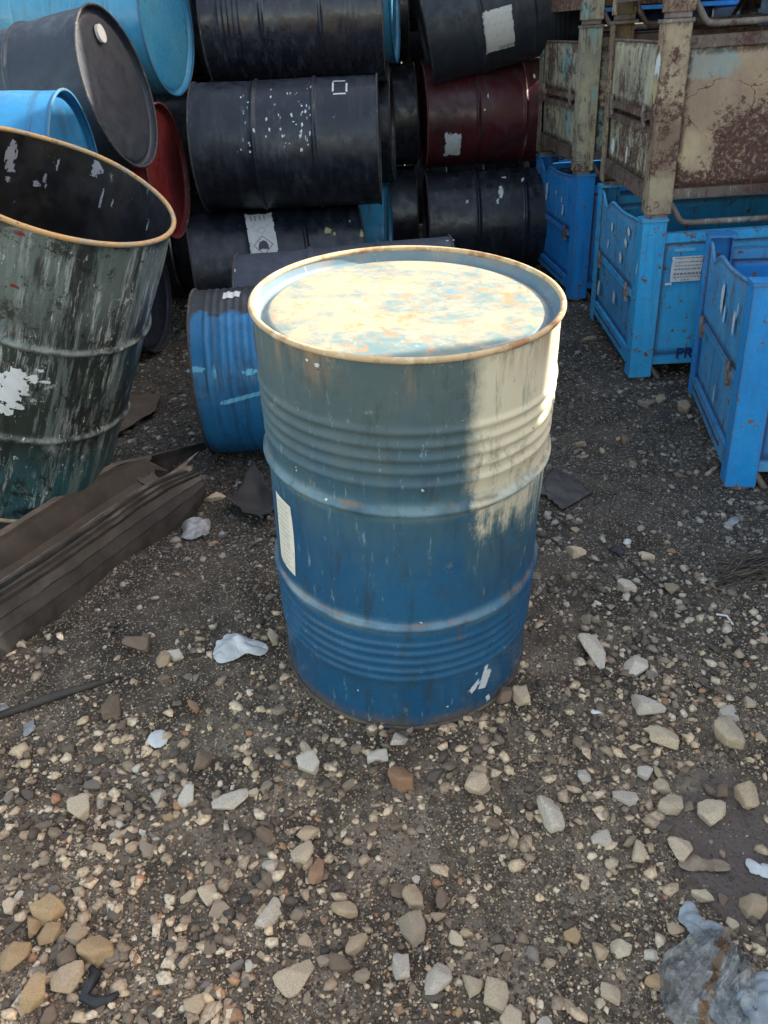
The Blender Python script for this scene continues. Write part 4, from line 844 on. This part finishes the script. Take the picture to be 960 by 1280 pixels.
film('plastic_disc', 198, 925, [0.021]*8, 0.006, M['white_plastic'], 'small round bluish white plastic disc on the dirt', 'plastic disc', 8, 1)
film('plastic_scrap', 37, 912, [0.014, 0.012, 0.022, 0.02, 0.012, 0.012, 0.024, 0.018], 0.01, M['grey_plastic'], 'small grey-blue plastic flake at the left edge, right one of two', 'plastic scrap', 9, 2)
film('plastic_scrap', 5, 890, [0.014, 0.012, 0.016, 0.02, 0.012, 0.012, 0.014, 0.018], 0.01, M['grey_plastic'], 'small grey-blue plastic flake at the left edge, left one of two', 'plastic scrap', 10, 2)
film('plastic_scrap', 952, 1090, [0.03, 0.018, 0.012, 0.03, 0.024, 0.012, 0.014, 0.02], 0.008, M['white_plastic'], 'white plastic strip lying on the wet mud', 'plastic scrap', 11, 1)
film('plastic_scrap', 914, 655, [0.02, 0.045, 0.018, 0.008, 0.02, 0.04, 0.015, 0.01], 0.008, M['grey_plastic'], 'pale blue plastic shard on gravel below the vivid blue crate', 'plastic scrap', 12, 1)
film('plastic_scrap', 783, 680, [0.012, 0.02, 0.016, 0.008, 0.01, 0.012, 0.015, 0.01], 0.012, M['white_plastic'], 'tiny white shard beside a dark lump, right of the drum', 'plastic scrap', 13, 1)
film('dark_lump', 772, 690, [0.02, 0.016, 0.02, 0.025, 0.02, 0.015, 0.02, 0.02], 0.014, M['black_rag'], 'dark lump touching the tiny white shard', 'rubber scrap', 14, 2)
film('plastic_scrap', 745, 892, [0.012, 0.008, 0.004, 0.01, 0.012, 0.006, 0.004, 0.006], 0.003, M['white_plastic'], 'tiny pale blue chip on the gravel right of the drum', 'plastic scrap', 15, 1)
film('dead_leaf', 880, 1083, [0.05, 0.015, 0.012, 0.03, 0.05, 0.016, 0.010, 0.016], 0.008, M['leaf'], 'dry brown leaf lying by the wet mud', 'leaf', 16, 2)
def rag():
    c = G(118, 1240); bm = bmesh.new(); pts = []
    for px, py in ((115, 1212), (122, 1222), (112, 1236), (106, 1250), (122, 1256), (138, 1252), (150, 1244)): q = G(px, py); pts.append(q-c+Vector((0, 0, 0.006)))
    tube(bm, pts, [0.005, 0.009, 0.010, 0.009, 0.009, 0.008, 0.004], 7)
    o = from_bm('rubber_strip', bm, M['black_rag'], None, True); o.location = c; tag(o, 'black bent rubber strip among the stones at bottom left', 'rubber scrap')
rag()
def bag():
    t = root('plastic_bag', Matrix.Translation(G(890, 1230)), 'crumpled clear plastic bag with rusty dirt inside, bottom right corner', 'plastic bag')
    o0 = t.location.copy()
    nk = G(932, 1170); c = G(886, 1232); n, m = 90, 180
    out = [0.075, 0.085, 0.10, 0.075, 0.070, 0.078, 0.085, 0.095, 0.10, 0.105, 0.09, 0.08]
    P = np.zeros((n, m, 3))
    for j in range(m):
        a = 2*math.pi*j/(m-1); q = (a/(2*math.pi)*12) % 12; i0 = int(q) % 12; f = q-int(q); f = f*f*(3-2*f); r = out[i0]*(1-f)+out[(i0+1) % 12]*f
        r *= 1+0.10*mnoise.noise(Vector((math.cos(a)*5, math.sin(a)*5, 3)))
        for i in range(n):
            u = 0.02+0.98*i/(n-1); x, y = c.x+r*u*math.cos(a), c.y+r*u*math.sin(a)
            dx, dy = x-nk.x, y-nk.y; an = math.atan2(dy, dx); ds = math.hypot(dx, dy)
            k1 = 1-abs(mnoise.noise(Vector((an*6+mnoise.noise(Vector((x*20, y*20, 1)))*1.2, ds*9, 2))))*2; k2 = 1-abs(mnoise.noise(Vector((x*38, y*38, 7))))*2; k3 = 1-abs(mnoise.noise(Vector((an*17, ds*22, 9))))*2
            z = 0.038*(1-u**3)*(0.75+0.6*mnoise.noise(Vector((x*13, y*13, 4))))+(0.016*k1+0.009*k2+0.006*k3)*min(1, (1-u)*5+0.25)
            P[i, j] = (x-o0.x, y-o0.y, float(gh(x, y, False))-o0.z+max(0.003, z))
    b_ = grid_mesh('bag_film', P, M['bag'], t)
    film('plastic_scrap', 872, 1165, [0.05, 0.02, 0.05, 0.035, 0.02, 0.02, 0.03, 0.03], 0.018, M['clear'], 'torn flap of clear plastic behind the bag', 'plastic scrap', 21, 3)
    film('plastic_scrap', 940, 1262, [0.06, 0.07, 0.03, 0.04, 0.07, 0.05, 0.05, 0.05], 0.035, M['clear'], 'crumpled clear plastic sheet right of the bag at the corner', 'plastic scrap', 22, 3)
bag()
def twigs():
    bm = bmesh.new(); rr = random.Random(5)
    for k in range(46):
        a = G(rr.uniform(885, 905), rr.uniform(700, 745)); b = G(rr.uniform(955, 1040), rr.uniform(690, 740)); m_ = (a+b)/2+Vector((0, rr.uniform(-.03, .03), rr.uniform(0.0, .04)))
        if rr.random() < 0.4: a = a.lerp(b, rr.uniform(.2, .5))
        tube(bm, [a+Vector((0, 0, rr.uniform(0, .02))), m_, b+Vector((0, 0, rr.uniform(0, .03)))], rr.uniform(0.0008, 0.0022), 5, False)
    o = from_bm('twig_bundle', bm, M['twig'], None, True); tag(o, 'tangle of thin dark twigs at the right edge', 'twigs')
twigs()
def wire(pts, r, label, mat='twig', name='thin_wire'):
    bm = bmesh.new(); tube(bm, [G(*p)+Vector((0, 0, 0.004)) for p in pts], r, 5, False); tag(from_bm(name, bm, M[mat], None, True), label, 'wire')
wire([(785, 700), (815, 728), (850, 750), (885, 768)], 0.002, 'thin dark wire running across the gravel right of the drum', 'black_rag')
wire([(895, 770), (908, 772), (916, 782)], 0.003, 'short pale bent wire beside the stones at right', 'paper')

# ------------------------------------------------------------------ stones
def stone_mesh(seed):
    """irregular broken stone: an icosphere cut by random planes, edges softened, surface roughened"""
    rr = random.Random(seed); N = []
    for k in range(rr.randint(7, 10)):
        N.append((Vector((rr.gauss(0, 1), rr.gauss(0, 1), rr.gauss(0, 1))).normalized(), rr.uniform(0.42, 0.80)))
    for a in ((1,0,0),(-1,0,0),(0,1,0),(0,-1,0),(0,0,1),(0,0,-1)): N.append((Vector(a), rr.uniform(0.72, 1.0)))
    bm = bmesh.new(); bmesh.ops.create_icosphere(bm, subdivisions=4, radius=1)
    off = Vector((seed*1.7, seed*0.3, 5))
    for v in bm.verts:
        d = v.co.normalized(); p = 130.0; acc = 0
        for n_, q in N:
            c = n_.dot(d)
            if c > 0: acc += (c/q)**p
        r = acc**(-1/p); r *= 1+0.05*mnoise.noise(d*2.2+off)+0.035*mnoise.noise(d*5+off)+0.018*mnoise.noise(d*12+off)+0.010*mnoise.noise(d*30+off)
        v.co = d*r*0.66
    return bm
SM = []
for k in range(14):
    bm = stone_mesh(100+k); me = bpy.data.meshes.new('stone'); bm.to_mesh(me); bm.free()
    for p in me.polygons: p.use_smooth = True
    me.materials.append(M['stone']); SM.append(me)
TAN = (0.56, 0.44, 0.30); WHT = (0.70, 0.66, 0.58); GRY = (0.26, 0.235, 0.21); BRN = (0.22, 0.16, 0.115); ORG = (0.42, 0.24, 0.14); OCH = (0.52, 0.37, 0.20); CRM = (0.68, 0.58, 0.43); DRK = (0.10, 0.085, 0.075); MIDT = (0.36, 0.30, 0.23)
def put_stone(o, p, w, d, h, rz, col, sink=0.30, rr=random):
    o.matrix_world = Matrix.Translation((p[0], p[1], float(gh(p[0], p[1]))+h*(0.5-sink))) @ Matrix.Rotation(rz, 4, 'Z') @ Matrix.Rotation(rr.uniform(-.3, .3), 4, 'X') @ Matrix.Diagonal((w*1.0, d*1.0, h*1.1, 1))
    f_ = rr.uniform(0.85, 1.12); o.color = (min(.78, col[0]*f_*1.08), col[1]*f_*1.0, col[2]*f_*0.93, 1)
# (px, py, width px, height px, image angle, colour, label) for the ones that stand out
BIG = [
 (690, 1015, 38, 52, 65, WHT, 'big rounded pale boulder-like stone right of centre, the largest in the foreground'),
 (744, 811, 26, 44, 62, WHT, 'long pale stone standing just right of the drum foot'),
 (653, 870, 24, 34, -60, CRM, 'cream wedge-shaped stone touching the right of the drum foot'),
 (630, 872, 22, 22, 0, BRN, 'brown stone wedged against the drum foot beside a cream one'),
 (795, 830, 34, 30, -20, WHT, 'angular pale stone in the group of stones right of the drum'),
 (808, 883, 46, 26, -22, WHT, 'flat elongated pale grey stone in the group at right'),
 (828, 924, 38, 26, -20, CRM, 'cream slab-like stone below the flat grey one at right'),
 (908, 914, 30, 36, -55, CRM, 'tall cream block stone near the right edge'),
 (934, 990, 32, 42, -70, TAN, 'tan angular stone just above the wet mud'),
 (886, 1018, 36, 34, -20, CRM, 'squarish cream stone left of the wet mud'),
 (837, 1009, 36, 24, -15, CRM, 'cream stone left of the squarish one by the mud'),
 (828, 980, 26, 28, 20, CRM, 'small cream wedge stone above the pair by the mud'),
 (783, 1000, 36, 16, -12, WHT, 'thin pale sliver stone in the gravel at right'),
 (750, 1043, 28, 20, 5, WHT, 'white rounded stone right of the largest one'),
 (800, 1064, 26, 30, -50, CRM, 'cream block stone tilted, below the thin sliver'),
 (852, 1062, 30, 26, 0, CRM, 'round cream stone in front of the dry leaf'),
 (879, 1121, 28, 18, -8, CRM, 'flat square cream stone between leaf and bag'),
 (941, 1137, 30, 32, -20, TAN, 'tan stone at the right edge above the plastic bag'),
 (775, 1184, 30, 22, -35, CRM, 'cream stone lying alone on bare dirt at lower right'),
 (750, 1188, 22, 18, -10, TAN, 'smaller tan stone beside the lone cream one'),
 (762, 1243, 26, 20, -20, CRM, 'oval cream stone near the bottom, left of the bag'),
 (501, 973, 28, 28, 0, ORG, 'orange-brown cube of brick-like stone in front of the drum'),
 (599, 978, 38, 36, -48, CRM, 'pale pointed stone right of the orange one'),
 (287, 1003, 50, 22, 15, WHT, 'long white stone left of centre in the foreground'),
 (234, 998, 22, 26, 0, WHT, 'white upright stone left of the long white one'),
 (199, 992, 20, 26, -30, WHT, 'greyish white stone, third in the row left of the long white one'),
 (103, 1012, 32, 26, 10, CRM, 'cream block stone at left with a brown side'),
 (160, 1040, 28, 12, 0, TAN, 'flat tan stone under the row of white stones'),
 (339, 1140, 28, 46, -70, WHT, 'tall white and grey stone in the lower foreground left of centre'),
 (371, 1222, 52, 28, 28, CRM, 'long tan-white stone lying at an angle near the bottom'),
 (503, 1208, 26, 40, -70, WHT, 'pale shard standing upright near the bottom centre'),
 (519, 1162, 28, 42, 60, MIDT, 'grey-white angular stone above the upright shard'),
 (549, 1218, 38, 36, -10, WHT, 'broad pale stone right of the upright shard'),
 (591, 1230, 28, 24, 0, CRM, 'small cream cube stone near the bottom'),
 (619, 1247, 32, 34, -20, CRM, 'cream rock near the bottom edge right of centre'),
 (516, 1119, 22, 28, 0, TAN, 'tan stone above the grey-white angular one'),
 (434, 1136, 44, 24, -15, TAN, 'wide tan stone in the middle of the foreground'),
 (379, 1070, 32, 28, 20, CRM, 'cream stone on top of a small brown pile left of centre'),
 (396, 1092, 22, 28, 0, ORG, 'orange brown stone beside the cream one left of centre'),
 (339, 1082, 26, 22, -10, WHT, 'bright white chip left of the brown pile'),
 (388, 958, 30, 24, 20, WHT, 'white broken stone below left of the drum foot'),
 (472, 942, 28, 16, 5, WHT, 'whitish flat stone directly below the drum'),
 (499, 925, 28, 20, 0, WHT, 'white stone touching the drum front edge'),
 (262, 1117, 22, 22, 30, CRM, 'small cream stone alone in the lower left dirt'),
 (66, 1137, 40, 44, 30, OCH, 'big ochre rock, uppermost of the pile at bottom left'),
 (61, 1170, 30, 26, 0, OCH, 'ochre rock with bright top, in the middle of the bottom left pile'),
 (18, 1192, 44, 32, 0, OCH, 'wide ochre rock at the left edge of the pile'),
 (44, 1154, 20, 26, 50, OCH, 'narrow ochre rock leaning in the pile'),
 (95, 1170, 26, 24, -20, TAN, 'tan block at the right of the pile at bottom left'),
 (122, 1187, 38, 32, 20, OCH, 'brown-ochre rock at the far right of the pile'),
 (88, 1195, 34, 30, 10, BRN, 'brownish rock in the shade of the pile'),
 (85, 1225, 44, 34, 20, TAN, 'broad light rock at the front of the pile'),
 (45, 1245, 36, 36, 10, OCH, 'ochre rock at the front left of the pile'),
 (30, 1258, 28, 18, -20, TAN, 'small flat tan rock at the very corner of the pile'),
 (246, 1258, 28, 18, 20, TAN, 'tan flat stone near the bottom edge left'),
 (140, 876, 22, 34, 60, BRN, 'brown upright stone left in the shade'),
 (255, 950, 32, 26, 10, BRN, 'brown stone between the plastic disc and the drum'),
 (177, 803, 30, 34, 50, BRN, 'brown block stone in the shade below the trough'),
 (222, 820, 22, 18, 0, WHT, 'whitish stone in the shade near the plastic scrap'),
 (205, 826, 18, 24, 40, TAN, 'tan stone beside the whitish one near the plastic scrap'),
 (272, 620, 22, 20, -30, CRM, 'cream stone between trough end and rubber sheet'),
 (720, 690, 26, 18, -5, CRM, 'cream stone lying right of the drum at mid height'),
 (808, 696, 18, 14, 0, CRM, 'small cream stone near the tiny white shard'),
 (783, 734, 22, 18, -20, WHT, 'white pyramid stone right of the drum'),
 (739, 424, 22, 10, -5, MIDT, 'flat pale stone beside the light blue crate'),
 (808, 505, 26, 14, 0, GRY, 'grey stone in front of the light blue crate'),
 (825, 500, 16, 12, 0, MIDT, 'pale stone behind the grey one in front of the light blue crate'),
 (727, 554, 22, 10, 20, MIDT, 'flat pale stone on dark gravel right of the drum top'),
 (855, 512, 16, 16, 0, MIDT, 'stone touching the corner of the light blue crate'),
 (908, 886, 24, 22, 0, WHT, 'pale stone above the tall cream block at right'),
 (938, 878, 24, 18, 0, CRM, 'cream stone at the right edge above the block'),
]
STP = []
rs = random.Random(11)
for i, (px, py, w, h, ang, col, lb) in enumerate(BIG):
    p = G(px, py+h*0.15); depth = (p-CAM_P).dot(FW); mpp = depth/F_PX
    W_ = w*mpp*0.86; Hh = h*mpp*0.86
    o = link(bpy.data.objects.new('stone', SM[(i*5) % len(SM)])); th = min(W_, Hh)
    rz = math.radians(ang); 
    if h > w*1.15 : put_stone(o, p, W_*1.05, Hh*1.2, th*0.8, rz*0.25, col, 0.28, rs)
    else: put_stone(o, p, W_, Hh*1.15, th*0.8, rz, col, 0.28, rs)
    tag(o, lb, 'stone', 'larger stones lying loose on the gravel'); STP.append((p.x, p.y, max(W_, Hh)/2))
PAL = [(TAN, 5), (WHT, 4), (GRY, 5), (BRN, 5), (ORG, 1), (OCH, 2), (CRM, 4), (DRK, 4), (MIDT, 8)]
PAL = [c for c, n in PAL for _ in range(n)]
def blocked(x, y, r):
    if math.hypot(x-DX, y-DY) < 0.29+r*0.6: return True
    if x > 1.05 and y > 2.15: return True
    return any((x-a)**2+(y-b)**2 < (r+c)**2*0.8 for a, b, c in STP)
n_st = 0; tries = 0
while n_st < 298 and tries < 20000:
    tries += 1
    px = rs.uniform(-40, 1000); py = 1290-(rs.random()**1.25)*860
    if py < 560 and rs.random() < 0.6: continue
    # photo: dense clusters at bottom centre, bottom left, right side; bare dirt in between
    wgt = 0.22+0.9*math.exp(-((px-500)/190)**2-((py-1180)/95)**2)+0.8*math.exp(-((px-860)/110)**2-((py-960)/110)**2)+0.8*math.exp(-((px-50)/90)**2-((py-1190)/90)**2)+0.5*math.exp(-((px-160)/130)**2-((py-1010)/70)**2)+0.45*math.exp(-((px-800)/110)**2-((py-560)/70)**2)+0.4*math.exp(-((px-200)/80)**2-((py-800)/70)**2)
    if rs.random() > wgt: continue
    p = G(px, py)
    if not (0.4 < p.y < 4.2): continue
    dep = (p-CAM_P).dot(FW); s = min(0.045, (0.0115+0.017*rs.random()**1.8)*(0.8+0.15*dep))
    if blocked(p.x, p.y, s/2): continue
    col = rs.choice(PAL)
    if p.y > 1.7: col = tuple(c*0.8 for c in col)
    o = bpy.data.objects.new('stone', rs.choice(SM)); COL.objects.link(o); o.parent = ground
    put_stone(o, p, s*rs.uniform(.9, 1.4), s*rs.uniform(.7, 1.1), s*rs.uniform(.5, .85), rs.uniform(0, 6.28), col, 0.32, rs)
    STP.append((p.x, p.y, s/2)); n_st += 1

# gravel: numpy-built grains, joined
def grains(name, N, smin, smax, ymin, ymax, nv, seed, power=2.0, pw=2.2, clump=0.0, bright=1.0, flat=0.65):
    rg = np.random.default_rng(seed)
    # sample pixels so that density follows the picture, then spread to the ground plane
    y = ymin+(ymax-ymin)*rg.random(int(N*2.6))**pw
    x = (rg.random(len(y))*2-1)*(0.62+0.52*y)
    keep = np.ones(len(y), bool)
    keep &= np.hypot(x-DX, y-DY) > 0.285
    keep &= (((x-0.66)*6.2)**2+((y-0.96)*5.5)**2+fbm(x*9, y*9, 77, 3)*1.5 > 0.8) | (rg.random(len(y)) < 0.06)
    cl = fbm(x*5, y*5, seed+40, 3)*1.6+fbm(x*1.8, y*1.8, seed+50, 2)*1.2
    keep &= rg.random(len(y)) < np.clip(0.5+cl*clump, 0.06, 1)
    x, y = x[keep][:N], y[keep][:N]; n = len(x)
    s = smin+(smax-smin)*rg.random(n)**power
    if nv == 6:
        V = np.array([(1,0,0),(-1,0,0),(0,1,0),(0,-1,0),(0,0,1),(0,0,-1)], float)*0.5
        F = np.array([(0,2,4),(2,1,4),(1,3,4),(3,0,4),(2,0,5),(1,2,5),(3,1,5),(0,3,5)])
    else:
        g = (1+5**.5)/2; V = np.array([(-1,g,0),(1,g,0),(-1,-g,0),(1,-g,0),(0,-1,g),(0,1,g),(0,-1,-g),(0,1,-g),(g,0,-1),(g,0,1),(-g,0,-1),(-g,0,1)], float); V /= np.linalg.norm(V[0])*2
        F = np.array([(0,11,5),(0,5,1),(0,1,7),(0,7,10),(0,10,11),(1,5,9),(5,11,4),(11,10,2),(10,7,6),(7,1,8),(3,9,4),(3,4,2),(3,2,6),(3,6,8),(3,8,9),(4,9,5),(2,4,11),(6,2,10),(8,6,7),(9,8,1)])
    k = len(V)
    P = V[None]*(1+rg.uniform(-.45, .45, (n, k, 1)))+rg.uniform(-.10, .10, (n, k, 3))
    P = P*(s[:, None]*np.stack([rg.uniform(.8, 1.5, n), rg.uniform(.65, 1.1, n), rg.uniform(flat*.7, flat*1.3, n)], -1))[:, None]
    a = rg.uniform(0, 6.283, n); b = rg.uniform(-.5, .5, n)
    cb, sb = np.cos(b)[:, None], np.sin(b)[:, None]; X, Y, Z = P[..., 0], P[..., 1]*cb-P[..., 2]*sb, P[..., 1]*sb+P[..., 2]*cb
    ca, sa = np.cos(a)[:, None], np.sin(a)[:, None]; X, Y = X*ca-Y*sa, X*sa+Y*ca
    z0 = gh(x, y)+s*0.12
    VV = np.stack([X+x[:, None], Y+y[:, None], Z+z0[:, None]], -1).reshape(-1, 3)
    FF = (F[None]+(np.arange(n)*k)[:, None, None]).reshape(-1, 3)
    me = bpy.data.meshes.new(name); me.vertices.add(len(VV)); me.vertices.foreach_set('co', VV.ravel())
    me.loops.add(len(FF)*3); me.loops.foreach_set('vertex_index', FF.ravel().astype(np.int32)); me.polygons.add(len(FF))
    me.polygons.foreach_set('loop_start', np.arange(0, len(FF)*3, 3, dtype=np.int32)); me.polygons.foreach_set('loop_total', np.full(len(FF), 3, np.int32))
    me.update(calc_edges=True)
    pal = np.array([(.040,.034,.028),(.07,.057,.045),(.12,.096,.072),(.20,.16,.12),(.30,.245,.18),(.44,.365,.265),(.56,.50,.40),(.26,.15,.085),(.11,.105,.10)])
    pr = np.array([.15,.15,.16,.16,.14,.12,.07,.03,.02]); pr = pr if smin < 0.009 else np.array([.10,.10,.13,.18,.18,.16,.11,.03,.01]); pr /= pr.sum(); ci = rg.choice(len(pal), n, p=pr)
    c = pal[ci]*rg.uniform(.8, 1.25, (n, 1))*bright*1.1; c = c/np.maximum(1, c.max(1, keepdims=True)/0.62)
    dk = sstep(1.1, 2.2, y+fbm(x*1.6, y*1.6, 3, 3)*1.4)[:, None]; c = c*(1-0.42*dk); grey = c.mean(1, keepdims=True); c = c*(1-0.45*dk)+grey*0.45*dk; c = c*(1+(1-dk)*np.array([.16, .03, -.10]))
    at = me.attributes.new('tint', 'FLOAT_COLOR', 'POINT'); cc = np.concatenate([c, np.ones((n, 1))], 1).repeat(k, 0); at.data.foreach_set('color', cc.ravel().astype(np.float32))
    me.materials.append(M['gravel']); o = link(bpy.data.objects.new(name, me)); tag(o, None, None, None, 'stuff'); return o
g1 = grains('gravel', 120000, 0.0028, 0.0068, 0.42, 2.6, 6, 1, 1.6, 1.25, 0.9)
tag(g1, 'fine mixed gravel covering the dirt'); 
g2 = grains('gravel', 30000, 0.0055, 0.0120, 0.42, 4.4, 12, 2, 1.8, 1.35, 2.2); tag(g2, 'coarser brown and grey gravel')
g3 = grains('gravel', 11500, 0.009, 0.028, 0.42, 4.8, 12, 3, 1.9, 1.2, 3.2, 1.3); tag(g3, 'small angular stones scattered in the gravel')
print('objects', len(bpy.data.objects), 'stones', n_st)
